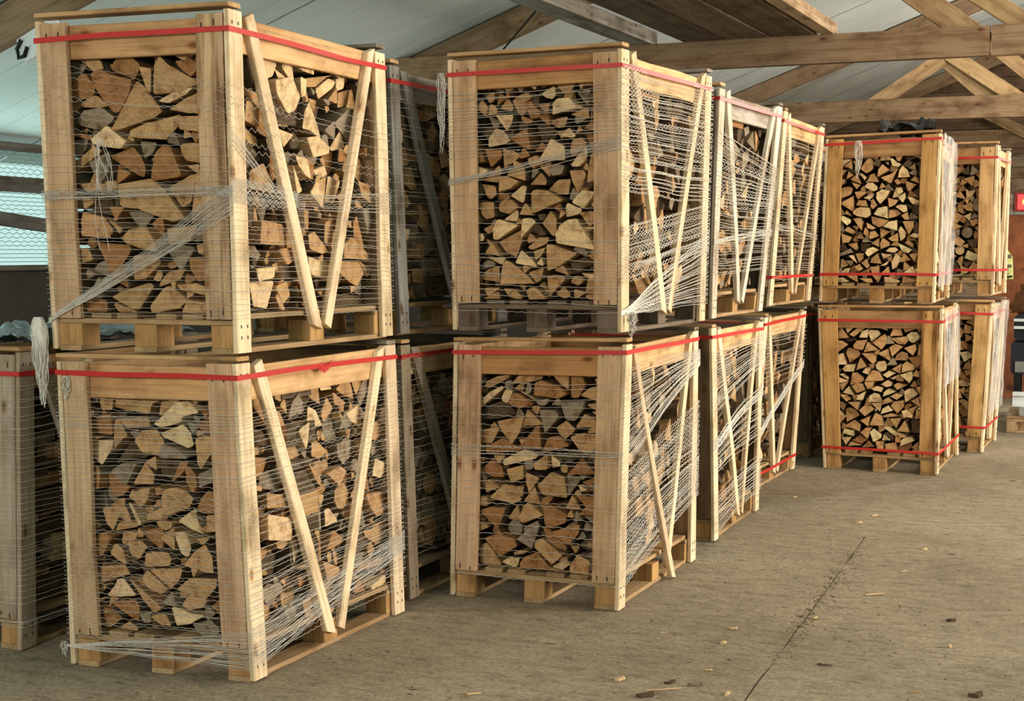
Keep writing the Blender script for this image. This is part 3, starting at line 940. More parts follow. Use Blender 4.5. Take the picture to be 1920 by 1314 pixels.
def film_mat():
    m, nt, b = mat('clear_film')
    b.inputs['Base Color'].default_value = (0.85, 0.84, 0.82, 1)
    b.inputs['Roughness'].default_value = 0.22
    b.inputs['Specular IOR Level'].default_value = 0.8
    geo = N(nt, 'ShaderNodeTexCoord').outputs['Object']
    n = noise_n(nt, scaled(nt, geo, (9, 9, 4)), 1.0, 4, 0.6)
    t = N(nt, 'ShaderNodeBsdfTransparent')
    mx = N(nt, 'ShaderNodeMixShader')
    f = ramp(nt, n, [(0.35, g(0.18)), (0.55, g(0.42)), (0.7, g(0.75))])
    L(nt, f, mx.inputs[0])
    L(nt, t.outputs[0], mx.inputs[1])
    L(nt, b.outputs[0], mx.inputs[2])
    L(nt, mx.outputs[0], nt.nodes['Material Output'].inputs[0])
    bp = N(nt, 'ShaderNodeBump', i_Strength=0.8, i_Distance=0.02)
    L(nt, n, bp.inputs['Height'])
    L(nt, bp.outputs['Normal'], b.inputs['Normal'])
    return m


M_FILM = film_mat()


def floor_mat():
    m, nt, b = mat('dusty_concrete')
    geo = N(nt, 'ShaderNodeTexCoord').outputs['Object']
    a = noise_n(nt, geo, 0.8, 5, 0.6)
    c = ramp(nt, a, [(0.3, lin(158, 143, 119)), (0.55, lin(182, 167, 141)), (0.75, lin(196, 181, 155))])
    d = noise_n(nt, scaled(nt, geo, (1, 2.2, 1)), 8.0, 7, 0.75)
    c = mul(nt, c, ramp(nt, d, [(0.34, g(0.55)), (0.46, g(0.9)), (0.54, g(1.02)), (0.66, g(1.18))]), 1.0)
    e = noise_n(nt, scaled(nt, geo, (1, 1.8, 1)), 42, 5, 0.75)
    c = mul(nt, c, ramp(nt, e, [(0.36, g(0.42)), (0.45, g(0.88)), (0.53, g(1.0)), (0.64, g(1.2))]), 0.9)
    v = N(nt, 'ShaderNodeTexVoronoi', feature='F1')
    v.inputs['Scale'].default_value = 5.5
    L(nt, scaled(nt, geo, (1, 1.9, 1)), v.inputs['Vector'])
    c = mul(nt, c, ramp(nt, v.outputs['Distance'], [(0.02, (0.42, 0.36, 0.3)), (0.06, g(0.8)), (0.09, g(1.0))]), 0.7)
    L(nt, c, b.inputs['Base Color'])
    b.inputs['Roughness'].default_value = 0.8
    b.inputs['Specular IOR Level'].default_value = 0.25
    bp = N(nt, 'ShaderNodeBump', i_Strength=0.9, i_Distance=0.025)
    mx = N(nt, 'ShaderNodeMath', operation='ADD')
    L(nt, d, mx.inputs[0])
    L(nt, e, mx.inputs[1])
    L(nt, mx.outputs[0], bp.inputs['Height'])
    L(nt, bp.outputs['Normal'], b.inputs['Normal'])
    return m


def panel_mat():
    m, nt, b = mat('fibre_cement_sheet')
    geo = N(nt, 'ShaderNodeTexCoord').outputs['Object']
    a = noise_n(nt, geo, 0.9, 5, 0.6)
    c = ramp(nt, a, [(0.3, lin(176, 186, 188)), (0.55, lin(192, 200, 202)), (0.75, lin(200, 208, 208))])
    d = noise_n(nt, scaled(nt, geo, (2, 14, 2)), 3.0, 4, 0.6)
    c = mul(nt, c, ramp(nt, d, [(0.3, g(0.85)), (0.55, g(1.0))]), 0.7)
    L(nt, c, b.inputs['Base Color'])
    b.inputs['Roughness'].default_value = 0.7
    b.inputs['Specular IOR Level'].default_value = 0.25
    return m


M_FLOOR, M_PANEL = floor_mat(), panel_mat()

# ------------------------------------------------------------------ the barn
# floor: slabs with an open joint between them
mb = MB()
YA, YB = -9.0, 26.0


def slab(x0, x1, y0, y1, top=0.0, ny=0):
    nx = max(2, int((x1 - x0) / 0.9))
    ny = ny or max(2, int((y1 - y0) / 0.9))
    vs, fs = [], []
    for j in range(ny + 1):
        for i in range(nx + 1):
            x, y = x0 + (x1 - x0) * i / nx, y0 + (y1 - y0) * j / ny
            if i == nx and abs(x1 + 1.032) < 0.001:
                x += 0.02 * noise.noise((0, y * 1.7, 0)) + 0.006 * noise.noise((3, y * 5, 0))
            if i == 0 and abs(x0 + 1.028) < 0.001:
                x += 0.02 * noise.noise((0, y * 1.7, 0)) + 0.006 * noise.noise((8, y * 5, 0))
            vs.append((x, y, top))
    for j in range(ny):
        for i in range(nx):
            a = j * (nx + 1) + i
            fs.append((a, a + 1, a + nx + 2, a + nx + 1))
    mb.add(vs, fs)


slab(-7.4, -2.2, YA, 7.9)
slab(-2.2, -1.032, YA, 7.9, 0.0, 90)
slab(-1.028, 0.5, YA, 7.9, 0.0, 90)
slab(0.5, 9.0, YA, 7.9)
slab(-7.4, 9.0, 7.9, YB)
mb.add([(-1.2, YA, -0.008), (-0.9, YA, -0.008), (-0.9, 7.95, -0.008), (-1.2, 7.95, -0.008)], [(0, 1, 2, 3)])
fl = mb.build('floor', M_FLOOR)
fl['kind'] = 'structure'

# roof: lower edge of the rafters z = 4.864 + 0.375 x on the eaves side; ridge at x = 1.6
XR = 1.6


def zr(x):
    return 4.864 + 0.375 * x if x <= XR else 4.864 + 0.375 * (2 * XR - x)


roof = empty('ceiling', (0, 0, 3))
roof['kind'] = 'structure'
PW = 1.06


def roof_panel(y0, xa, xb, k):
    """one roofing sheet, three raised ribs along the slope, sheets lap a little"""
    m_ = MB()
    up = 0.235 + (0.004 if k % 2 else 0.0)
    prof = []
    for q in range(4):
        yb = y0 + PW * (q + 0.0) / 4
        prof += [(yb + (0.006 if q else -0.004), 0.0), (yb + PW / 4 - 0.006, 0.0), (yb + PW / 4 - 0.003, 0.004), (yb + PW / 4 + 0.003, 0.004)]
    vs, fs = [], []
    n = len(prof)
    for x in (xa, xb):
        for (y, h) in prof:
            vs.append((x, y, zr(x) + up + h))
    for (y, h) in reversed(prof):
        pass
    for i in range(n - 1):
        fs.append((i, i + 1, n + i + 1, n + i))
    # thickness
    base = len(vs)
    for x in (xa, xb):
        for (y, h) in (prof[0], prof[-1]):
            vs.append((x, y, zr(x) + up + 0.05))
    fs.append((base, base + 2, base + 3, base + 1))
    m_.add(vs, fs)
    return m_.build('roof_sheet', M_PANEL, roof, (0, 0, 3))


k = 0
y = -2.0
while y < 24:
    roof_panel(y, -7.6, -3.05 + 0.05, k)
    roof_panel(y, -3.1, XR, k + 1)
    k += 1
    y += PW
# the far slope, out of the picture, in large sheets
for y in range(-2, 24, 4):
    m_ = MB()
    m_.add([(XR, y, zr(XR) + 0.24), (9.2, y, zr(9.2) + 0.24), (9.2, y + 4, zr(9.2) + 0.24), (XR, y + 4, zr(XR) + 0.24),
            (XR, y, zr(XR) + 0.3), (9.2, y, zr(9.2) + 0.3), (9.2, y + 4, zr(9.2) + 0.3), (XR, y + 4, zr(XR) + 0.3)],
           [(0, 1, 2, 3), (7, 6, 5, 4), (0, 4, 5, 1), (1, 5, 6, 2), (2, 6, 7, 3), (3, 7, 4, 0)])
    m_.build('roof_sheet', M_PANEL, roof, (0, 0, 3))

TIMBER = lin(142, 118, 94)


def truss(Y, zt, zb, xl, webs, tie=True):
    t = empty('roof_truss', (0, Y, zb))
    t['kind'] = 'structure'
    o = (0, Y, zb)
    if tie:
        for (a, b) in ((xl, -0.58), (-0.57, 8.4)):
            m_ = MB()
            bar(m_, (a, Y, (zt + zb) / 2), (b, Y, (zt + zb) / 2), (0, 0, (zt - zb) / 2), (0, 0.045, 0), jit(TIMBER, 0.08), 4, 0.002)
            m_.build('tie_beam', M_BEAM, t, o)
    sl = Vector((1, 0, 0.375)).normalized()
    nrm = Vector((-0.375, 0, 1)).normalized()
    m_ = MB()
    bar(m_, Vector((-7.3, Y + 0.1, zr(-7.3))) + nrm * 0.105, Vector((XR, Y + 0.1, zr(XR))) + nrm * 0.105, nrm * 0.105, (0, 0.045, 0), jit(TIMBER, 0.08), 4, 0.002)
    m_.build('rafter', M_BEAM, t, o)
    n2 = Vector((0.375, 0, 1)).normalized()
    m_ = MB()
    bar(m_, Vector((XR, Y + 0.1, zr(XR))) + n2 * 0.105, Vector((9.0, Y + 0.1, zr(9.0))) + n2 * 0.105, n2 * 0.105, (0, 0.045, 0), jit(TIMBER, 0.08), 3, 0.0)
    m_.build('rafter', M_BEAM, t, o)
    for (xa, za, xb, zb2, hw, dy) in webs:
        a, b = Vector((xa, Y + dy, za)), Vector((xb, Y + dy, zb2))
        d = (b - a).normalized()
        wv = Vector((-d.z, 0, d.x)) * hw
        m_ = MB()
        bar(m_, a, b, wv, (0, 0.03, 0), jit(lin(176, 148, 112), 0.1), 3, 0.0)
        m_.build('web_strut', M_BEAM, t, o)
    return t


truss(6.4, 3.16, 2.95, -4.4, [], tie=False)
truss(10.6, 3.155, 2.945, -5.3, [(-2.0, 4.12, -0.6, 3.03, 0.085, 0.085), (-1.2, 3.78, -0.1, 3.0, 0.07, 0.16)])
truss(17.9, 3.42, 3.16, -4.2, [(-2.45, 3.30, -1.52, 3.90, 0.085, 0.085), (-1.58, 3.96, -0.85, 3.28, 0.085, 0.15), (-1.75, 4.16, -0.45, 3.24, 0.085, 0.085), (-1.15, 4.2, -0.1, 3.3, 0.085, 0.15)])
truss(23.2, 3.44, 3.16, -4.4, [(-1.6, 3.85, -0.4, 3.2, 0.08, -0.07)])

# thin cable from the roof to the first tie beam
m_ = MB()
tube(m_, [(-3.62, 10.5, 3.80), (-3.93, 10.5, 3.48), (-4.24, 10.5, 3.16)], 0.008, (0, 0, 0), 5)
o = m_.build('cable', M_BLACK, None, (-4.24, 10.5, 3.16))
tag(o, 'thin black cable hanging from the roof to the tie beam', 'cable')

# eaves wall: dark sheet below, open window with windbreak net above
mb = MB()
bar(mb, (-7.25, -6, 0.72), (-7.25, 24, 0.72), (0, 0, 0.72), (0.03, 0, 0), lin(60, 58, 56), 4, 0.0)
wl = mb.build('wall_left', M_DARKWALL)
wl['kind'] = 'structure'
win = empty('window_1', (-7.2, 8.4, 1.46))
win['kind'] = 'structure'
wo = (-7.2, 8.4, 1.46)
for nm, a, b, hw in (('rail', (-7.18, -6, 2.335), (-7.18, 24, 2.335), 0.03), ('rail', (-7.15, -6, 2.06), (-7.15, 24, 2.06), 0.055),
                     ('rail', (-7.15, 2.0, 2.36), (-7.15, 16.0, 1.10), 0.05), ('sill', (-7.19, -6, 1.455), (-7.19, 24, 1.455), 0.02)):
    m_ = MB()
    bar(m_, a, b, (0, 0, hw), (0.02, 0, 0), jit(lin(96, 92, 88), 0.1), 4, 0.0)
    m_.build(nm, M_BEAM, win, wo)
for yy in range(-6, 25, 5):
    m_ = MB()
    bar(m_, (-7.22, yy + 0.4, 0), (-7.22, yy + 0.4, 2.4), (0, 0.05, 0), (0.05, 0, 0), jit(lin(96, 88, 78), 0.1), 2, 0.0)
    m_.build('post', M_BEAM, win, wo)
m_ = MB()
for j in range(30):
    z = 1.47 + j * 0.0295
    pts = []
    for i in range(150):
        yy = 5.5 + i * 0.04
        pts.append((-7.21, yy, z + 0.008 * (1 if (i + j) % 2 else -1) * (0.5 + noise.noise((j * 0.3, yy, 0)))))
    tube(m_, pts, 0.0035, lin(190, 214, 206))
nt_ = m_.build('windbreak_net', plain('windbreak_net', (196, 220, 212), 0.8, 0.1, 0.1, 10), win, wo)
nt_['kind'] = 'stuff'
# sunlit bank outside the net
m_ = MB()
vs, fs = [], []
for j in range(9):
    for i in range(41):
        yy = -6 + i * 0.9
        xx = -9.5 - j * 0.9
        vs.append((xx, yy, 0.12 * j + 0.35 * noise.noise((xx * 0.7, yy * 0.7, 0)) - 0.2))
for j in range(8):
    for i in range(40):
        a = j * 41 + i
        fs.append((a, a + 1, a + 42, a + 41))
m_.add(vs, fs, (0, 0, 0), None, 0, True)
gr = m_.build('grass_bank', plain('grass', (120, 150, 84), 0.9, 0.1, 0.4, 3))
tag(gr, 'green grass bank seen through the windbreak net', 'grass', None, 'stuff')

# back wall of planks
wb = empty('wall_back', (0, 23.5, 0))
wb['kind'] = 'structure'
z = 0.0
i = 0
while z < 5.4:
    h = R.uniform(0.16, 0.24)
    zc = z + h / 2
    cols = [lin(170, 150, 130), lin(150, 132, 112), lin(190, 172, 150), lin(132, 112, 92)]
    xl, xr = -7.3, 9.0
    if zc > 2.3:
        xl = (zc - 4.864 - 0.2) / 0.375
        xr = 2 * XR - xl
    x = xl
    while x < xr - 0.05:
        x2 = min(xr, x + R.uniform(2.6, 4.4))
        m_ = MB()
        cc = jit(cols[i % 4], 0.1)
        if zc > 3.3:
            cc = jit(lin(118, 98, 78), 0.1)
        bar(m_, (x + 0.004, 23.5 + R.uniform(0, 0.008), zc), (x2 - 0.004, 23.5, zc), (0, 0, h / 2 - 0.003), (0, 0.012, 0), cc, 2, 0.0)
        m_.build('plank', M_OLD, wb, (0, 23.5, 0))
        x = x2
        i += 1
    z += h
    i += 1

m_ = MB()  # added sheet that keeps sky light from leaking between the planks
bar(m_, (-7.3, 23.56, 1.2), (9.0, 23.56, 1.2), (0, 0, 1.2), (0, 0.02, 0), lin(80, 68, 54), 2)
bar(m_, (-6.4, 23.56, 3.9), (9.0, 23.56, 3.9), (0, 0, 1.55), (0, 0.02, 0), lin(80, 68, 54), 2)
m_.build('leak_backing', M_BEAM, wb, (0, 23.5, 0))

# wall behind the photographer, with the open barn front in it
wf = MB()
for (xa, xb, za, zb) in ((-7.3, -2.6, 0, 4.2), (5.0, 9.0, 0, 3.0), (-2.6, 5.0, 4.1, 5.3)):
    bar(wf, (xa, -6, (za + zb) / 2), (xb, -6, (za + zb) / 2), (0, 0, (zb - za) / 2), (0, 0.03, 0), lin(120, 104, 84), 2)
wf = wf.build('wall_front', M_OLD)
wf['kind'] = 'structure'

# aisle-side wall with the wide doorway the light comes through
wr = empty('wall_right', (9, 0, 0))
wr['kind'] = 'structure'
for (y0, y1, z0, z1) in ((-6, 3.4, 0, 2.5), (13.0, 24, 0, 2.5)):
    yy = y0
    while yy < y1 - 0.01:
        y2 = min(y1, yy + 0.5)
        m_ = MB()
        bar(m_, (9.0, (yy + y2) / 2, z0), (9.0, (yy + y2) / 2, z1), (0, (y2 - yy) / 2 - 0.004, 0), (0.015, 0, 0), jit(lin(150, 126, 98), 0.1), 2)
        m_.build('plank', M_OLD, wr, (9, 0, 0))
        yy = y2

# ------------------------------------------------------------------ stored planks on the tie beams
PL = [(-3.12, 0.10, 0.05, 'grey square beam lying on the roof tie beams', 'beam', lin(150, 146, 140)),
      (-2.62, 0.16, 0.025, 'first wide brown plank on the tie beams, beside the square beam', 'plank', lin(104, 86, 70)),
      (-2.28, 0.16, 0.025, 'second wide brown plank on the tie beams, between two others', 'plank', lin(120, 102, 86)),
      (-1.94, 0.15, 0.03, 'third wide brown plank on the tie beams, beside the narrow pale one', 'plank', lin(108, 92, 76)),
      (-1.70, 0.05, 0.045, 'narrow pale plank on the tie beams, drawn for the lit edge of the row', 'plank', lin(176, 152, 122))]  # lit edge of the wide planks, built as a separate pale bar
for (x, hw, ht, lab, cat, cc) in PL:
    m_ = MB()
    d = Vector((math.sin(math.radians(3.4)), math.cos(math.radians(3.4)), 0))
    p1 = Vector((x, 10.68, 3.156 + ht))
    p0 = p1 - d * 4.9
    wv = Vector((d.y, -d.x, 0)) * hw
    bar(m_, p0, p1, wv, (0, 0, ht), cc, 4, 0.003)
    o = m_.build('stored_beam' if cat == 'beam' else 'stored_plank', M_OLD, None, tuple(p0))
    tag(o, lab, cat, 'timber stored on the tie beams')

# ------------------------------------------------------------------ crates
class Crate:
    def __init__(s, key):
        c = CORNERS[key]
        s.key = key
        s.b = [Vector(p) for p in c[:4]]
        s.t = [Vector(p) for p in c[4:]]
        s.W = (s.b[1] - s.b[0]).xy.length
        s.L = (s.b[2] - s.b[1]).xy.length
        s.H = sum(s.t[i].z - s.b[i].z for i in range(4)) / 4
        s.o = (s.b[0] + s.b[1] + s.b[2] + s.b[3]) / 4

    def M(s, p):
        u, v, w_ = p[0] / s.W, p[1] / s.L, p[2] / s.H
        a = (1 - u) * (1 - v)
        b_ = u * (1 - v)
        c = u * v
        d = (1 - u) * v
        bo = s.b[0] * a + s.b[1] * b_ + s.b[2] * c + s.b[3] * d
        to = s.t[0] * a + s.t[1] * b_ + s.t[2] * c + s.t[3] * d
        return bo * (1 - w_) + to * w_


PINE = lin(212, 178, 142)
PINE_LIT = lin(238, 216, 182)  # same pine lightened, the aisle-side light put into the colour
RAIL = lin(206, 164, 116)
GREY = lin(150, 140, 128)

# key: (label, post colour, front rail colour, side colour, strap heights, brace bottom y, weathered)
SPEC = {
    'A1': ('upper log crate of the first stack, net twisted into a rope across its front', PINE, RAIL, PINE_LIT, (0.075,), 0.5, False),
    'A2': ('lower log crate of the first stack, net evenly drawn over its whole front', PINE, RAIL, PINE_LIT, (0.055,), 0.5, False),
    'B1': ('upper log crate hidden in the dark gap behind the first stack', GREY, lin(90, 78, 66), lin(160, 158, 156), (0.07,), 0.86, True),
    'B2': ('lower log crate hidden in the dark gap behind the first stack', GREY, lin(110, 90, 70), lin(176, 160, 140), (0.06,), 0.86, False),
    'C1': ('upper log crate of the second stack, white netting fanned over its aisle side', PINE, lin(196, 152, 104), PINE_LIT, (0.077,), 0.5, False),
    'C2': ('lower log crate of the second stack, one brace poking out at the foot', PINE, lin(186, 140, 92), PINE_LIT, (0.045,), 0.56, False),
    'D1': ('upper log crate of the third stack, silver-grey boards and loose torn netting', lin(104, 94, 82), lin(170, 164, 154), lin(214, 206, 192), (0.06,), 0.52, True),
    'D2': ('lower log crate of the third stack, dark front post and tight pale netting', lin(120, 98, 74), lin(190, 170, 150), PINE_LIT, (0.05,), 0.55, False),
    'E1': ('upper log crate of the fourth stack, red straps top and bottom over fine net', lin(190, 160, 120), lin(206, 172, 132), PINE_LIT, (0.06, 1.06), 0.55, False),
    'E2': ('lower log crate of the fourth stack, red strap low over splintered wood', lin(190, 160, 120), lin(206, 172, 132), PINE_LIT, (0.05, 1.05), 0.52, False),
    'F1': ('upper log crate facing the aisle end, clear film hanging over its side', lin(206, 164, 106), lin(186, 146, 102), PINE_LIT, (0.045, 0.97), 0.5, False),
    'F2': ('lower log crate facing the aisle end, dark stain down one post', lin(206, 164, 106), lin(176, 140, 98), PINE_LIT, (0.09, 1.02), 0.5, False),
    'G1': ('upper log crate behind the aisle-end stack, beside the plank wall', lin(208, 172, 120), lin(196, 152, 108), PINE_LIT, (0.10, 0.97), 0.5, False),
    'G2': ('lower log crate behind the aisle-end stack, wrapped in clear film', lin(206, 168, 114), lin(186, 146, 104), PINE_LIT, (0.09, 0.98), 0.5, False),
    'K1': ('upper log crate added to darken the slit between fourth and aisle-end stacks', lin(120, 98, 72), lin(110, 90, 70), lin(120, 98, 72), (0.06,), 0.5, True),  # added stack that blocks the view and keeps the slit dark
    'K2': ('lower log crate added to darken the slit between fourth and aisle-end stacks', lin(120, 98, 72), lin(110, 90, 70), lin(120, 98, 72), (0.06,), 0.5, True),  # colours of both added crates darkened to read as shade
    'H2': ('single grey log crate under crumpled plastic, by the netted wall', lin(182, 168, 148), lin(120, 108, 94), lin(168, 152, 132), (0.09,), 0.86, False),
}
CR = {}
ROOT = {}


def build_crate(key):
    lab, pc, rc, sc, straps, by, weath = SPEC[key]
    cr = Crate(key)
    CR[key] = cr
    W, Ln, H, Mp = cr.W, cr.L, cr.H, cr.M
    rr = random.Random(sum(map(ord, key)) * 7)
    root = empty('firewood_crate', tuple(cr.o))
    tag(root, lab, 'crate', 'slatted pallet crates of firewood')
    ROOT[key] = root
    o = tuple(cr.o)
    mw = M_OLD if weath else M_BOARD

    def part(name, p0, p1, wv, tv, col, n=4, warp=0.0022, parent=root, ch=0.003, m=None, endcut=0.0):
        q = MB()
        bar(q, p0, p1, wv, tv, jit(col, 0.07, rr), n, warp, ch, Mp, rr, 0, endcut)
        return q.build(name, m or mw, parent, o)

    top = H
    # corner posts: side boards down to the ground, front and back boards down to the deck
    sw = 0.042
    for x in (0.011, W - 0.011):
        for yc in (sw + 0.001, Ln - sw - 0.001):
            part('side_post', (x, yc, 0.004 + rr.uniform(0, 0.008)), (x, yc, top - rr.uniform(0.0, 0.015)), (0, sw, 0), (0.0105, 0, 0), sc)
    fw = 0.053
    for y in (0.012, Ln - 0.012):
        for xc in (0.024 + fw, W - 0.024 - fw):
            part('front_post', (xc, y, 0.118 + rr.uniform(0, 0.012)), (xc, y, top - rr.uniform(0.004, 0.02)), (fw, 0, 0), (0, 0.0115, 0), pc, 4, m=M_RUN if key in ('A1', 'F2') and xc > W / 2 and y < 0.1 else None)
    # top rails
    rh = 0.062
    for y in (0.036, Ln - 0.036):
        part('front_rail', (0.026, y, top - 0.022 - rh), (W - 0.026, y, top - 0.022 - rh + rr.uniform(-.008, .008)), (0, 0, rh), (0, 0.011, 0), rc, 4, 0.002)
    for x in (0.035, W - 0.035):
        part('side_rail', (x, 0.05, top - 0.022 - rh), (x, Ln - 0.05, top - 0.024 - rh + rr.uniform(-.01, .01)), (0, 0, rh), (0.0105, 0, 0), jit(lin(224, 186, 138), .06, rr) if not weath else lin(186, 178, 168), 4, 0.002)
    # V braces on both long sides
    for x in (0.013, W - 0.013):
        yb = by * Ln
        if by < 0.8:
            z0 = 0.075 if key[1] == '1' else 0.06
            if key == 'C2':
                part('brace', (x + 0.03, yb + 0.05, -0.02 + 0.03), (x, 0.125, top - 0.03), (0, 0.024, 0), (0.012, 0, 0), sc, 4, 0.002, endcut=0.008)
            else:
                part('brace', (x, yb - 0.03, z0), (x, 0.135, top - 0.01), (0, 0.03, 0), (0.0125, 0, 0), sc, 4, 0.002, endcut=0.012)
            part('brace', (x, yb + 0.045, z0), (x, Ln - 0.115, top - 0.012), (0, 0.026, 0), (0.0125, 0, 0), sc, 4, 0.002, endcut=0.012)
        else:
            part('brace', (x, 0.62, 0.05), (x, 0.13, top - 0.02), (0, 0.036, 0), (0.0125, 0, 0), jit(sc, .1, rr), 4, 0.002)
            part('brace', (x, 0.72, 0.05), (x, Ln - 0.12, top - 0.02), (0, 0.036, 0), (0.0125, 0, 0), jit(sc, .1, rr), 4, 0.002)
    # lid battens
    lifts = (0.0, 0.0)
    for i, y in enumerate((0.04, Ln - 0.04)):
        part('lid_batten', (0.0, y, top + 0.010 + (rr.uniform(0, 0.006) if key[1] == '1' else 0)), (W, y, top + 0.010 + (rr.uniform(0, 0.006) if key[1] == '1' else 0)),
             (0, 0.038, 0), (0, 0, 0.008), lin(204, 168, 122) if i == 0 else GREY, 4, 0.001)
    # pallet
    pal_col = lin(178, 150, 112) if key not in ('C1',) else lin(122, 108, 94)
    q = MB()
    bar(q, (W / 2, 0.07, 0.115), (W / 2, Ln - 0.07, 0.115), (0.05, 0, 0), (0, 0, 0.009), jit(pal_col, .1, rr), 2, 0, 0.002, Mp, rr)
    pal = q.build('pallet', mw, root, o)
    bl = 0.048
    for x in (0.024 + bl, W / 2, W - 0.024 - bl):
        for y in (0.016 + 0.052, Ln / 2, Ln - 0.016 - 0.052):
            part('block', (x, y, 0.021), (x, y, 0.102), (bl, 0, 0), (0, 0.05, 0), lin(190, 150, 100) if key != 'C1' else lin(120, 106, 94), 2, 0.0, pal, 0.002)
        part('skid', (x, 0.012, 0.011), (x, Ln - 0.012, 0.011), (0.046, 0, 0), (0, 0, 0.0095), pal_col, 3, 0.001, pal, 0.002)
    for y in (0.066, Ln / 2, Ln - 0.066):
        if abs(y - Ln / 2) < 0.01:
            continue
        part('stringer', (0.024, y, 0.112), (W - 0.024, y, 0.112), (0, 0.046, 0), (0, 0, 0.0095), pal_col, 3, 0.001, pal, 0.002)
    for x in (0.073, 0.20, 0.31, W - 0.31, W - 0.20, W - 0.073):
        part('deck_slat', (x, 0.028, 0.132), (x, Ln - 0.03, 0.132), (0.042, 0, 0), (0, 0, 0.0095), jit(pal_col, .1, rr), 3, 0.001, pal, 0.002)
    # nail heads
    q = MB()
    for (x, z) in [(xx + dx, zz) for xx in (0.077, W - 0.077) for dx in (-0.028, 0.02) for zz in (0.145, top - 0.06)]:
        hgt = rr.uniform(0.006, 0.014)
        z += rr.uniform(-.01, .01)
        bar(q, (x, -0.0002, z - hgt), (x + rr.uniform(-.003, .003), -0.0002, z + hgt), (0.0024, 0, 0), (0, 0.0011, 0), lin(50, 36, 28), 2, 0, 0.0005, Mp, rr)
    for (y, z) in [(yy + dy, zz) for yy in (0.043, Ln - 0.043) for dy in (-0.02, 0.018) for zz in (0.06, 0.1, top - 0.05)]:
        bar(q, (W + 0.0002, y, z - 0.006), (W + 0.0002, y, z + 0.006), (0, 0.0024, 0), (0.0011, 0, 0), lin(50, 36, 28), 2, 0, 0.0005, Mp, rr)
    nl = q.build('nail_head', M_NAIL, root, o)
    nl['kind'] = 'stuff'
    # red straps
    for si, sh in enumerate(straps):
        q = MB()
        z = top - sh
        e = 0.0022
        loop = []
        for (x, y) in ((-e, -e), (W * 0.35, -e - .001), (W * 0.7, -e - .001), (W + e, -e), (W + e + .001, Ln * 0.35), (W + e + .001, Ln * 0.7), (W + e, Ln + e), (-e, Ln + e)):
            dz = rr.uniform(-0.004, 0.004)
            loop.append((x, y, z + dz))
        hw_, t_ = 0.0095, 0.0012
        vs, fs = [], []
        for (x, y, zz) in loop:
            ox = (x - W / 2)
            oy = (y - Ln / 2)
            dx = t_ if x > W else (-t_ if x < 0 else 0)
            dy = t_ if y > Ln else (-t_ if y < 0 else 0)
            for (k1, s1) in ((0, -1), (1, -1), (1, 1), (0, 1)):
                vs.append(tuple(Mp((x + dx * k1, y + dy * k1, zz + s1 * hw_))))
        nn = len(loop)
        for i in range(nn):
            j = (i + 1) % nn
            for k1 in range(4):
                a, b_ = i * 4 + k1, i * 4 + (k1 + 1) % 4
                c, d = j * 4 + (k1 + 1) % 4, j * 4 + k1
                fs.append((a, d, c, b_))
        q.add(vs, fs)
        st = q.build('strap', M_STRAP, root, o)
        st['label'] = 'red plastic strap'
    return cr


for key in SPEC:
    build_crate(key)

# knotted strap end on the lower crate of the first stack
cr = CR['A2']
q = MB()
for k in range(3):
    yk = 0.55 + 0.012 * k
    bar(q, (cr.W + 0.006 + 0.003 * k, yk - 0.03, cr.H - 0.06 - 0.006 * k), (cr.W + 0.007 + 0.003 * k, yk + 0.03, cr.H - 0.062 + 0.01 * k), (0, 0, 0.009), (0.0012, 0, 0), (0, 0, 0), 3, 0.002, 0.0005, cr.M)
q.build('strap_knot', M_STRAP, ROOT['A2'], tuple(cr.o))

# ------------------------------------------------------------------ nets
NETCOL = lin(226, 222, 212)


def net(key, bands, r=0.0009, step=0.022):
    cr = CR[key]
    W, Ln, H = cr.W, cr.L, cr.H
    rr = random.Random(sum(map(ord, key)) * 3 + 1)
    q = MB()

    def pos(u, t, off):
        u = max(0.0, min(u, W + Ln))
        if u <= W:
            y = -0.008 - off + 0.018 * max(0.0, math.sin(math.pi * min(1, max(0, (u - 0.12) / (W - 0.24)))))
            return (u, y, t)
        v = u - W
        x = W + 0.008 + off - 0.012 * max(0.0, math.sin(math.pi * min(1, max(0, (v - 0.10) / (Ln - 0.20)))))
        return (x, v, t)

    seed = rr.uniform(0, 100)
    for (u0, u1, a0, b0, a1, b1, n, amp) in bands:
        for j in range(n):
            f = (j + rr.uniform(-0.3, 0.3)) / max(1, n - 1)
            t0, t1 = a0 + (b0 - a0) * f, a1 + (b1 - a1) * f
            m_ = max(3, int((u1 - u0) / step))
            pts = []
            off = rr.uniform(0, 0.002)
            sag = rr.gauss(0, 0.006)
            for i in range(m_ + 1):
                h = i / m_
                u = u0 + (u1 - u0) * h
                t = t0 + (t1 - t0) * h - sag * math.sin(math.pi * h)
                loc = 0.55 + 0.9 * noise.noise((u * 2.2 + seed, t * 3.0, 1.7))
                z = amp * max(0.1, loc) * (1 if (i + j) % 2 else -1)
                t += z + 0.010 * noise.noise((u * 3.0 + seed, t * 5.0, j * 0.02)) + 0.003 * noise.noise((u * 9, j * 3.1, seed))
                pts.append(pos(u, t, off))
            tube(q, pts, r * rr.uniform(0.7, 1.15), NETCOL, 3, cr.M)
    ob = q.build('net_wrap', M_NET, ROOT[key], tuple(cr.o))
    ob['kind'] = 'stuff'
    return ob


def WL(k):
    return CR[k].W, CR[k].W + CR[k].L


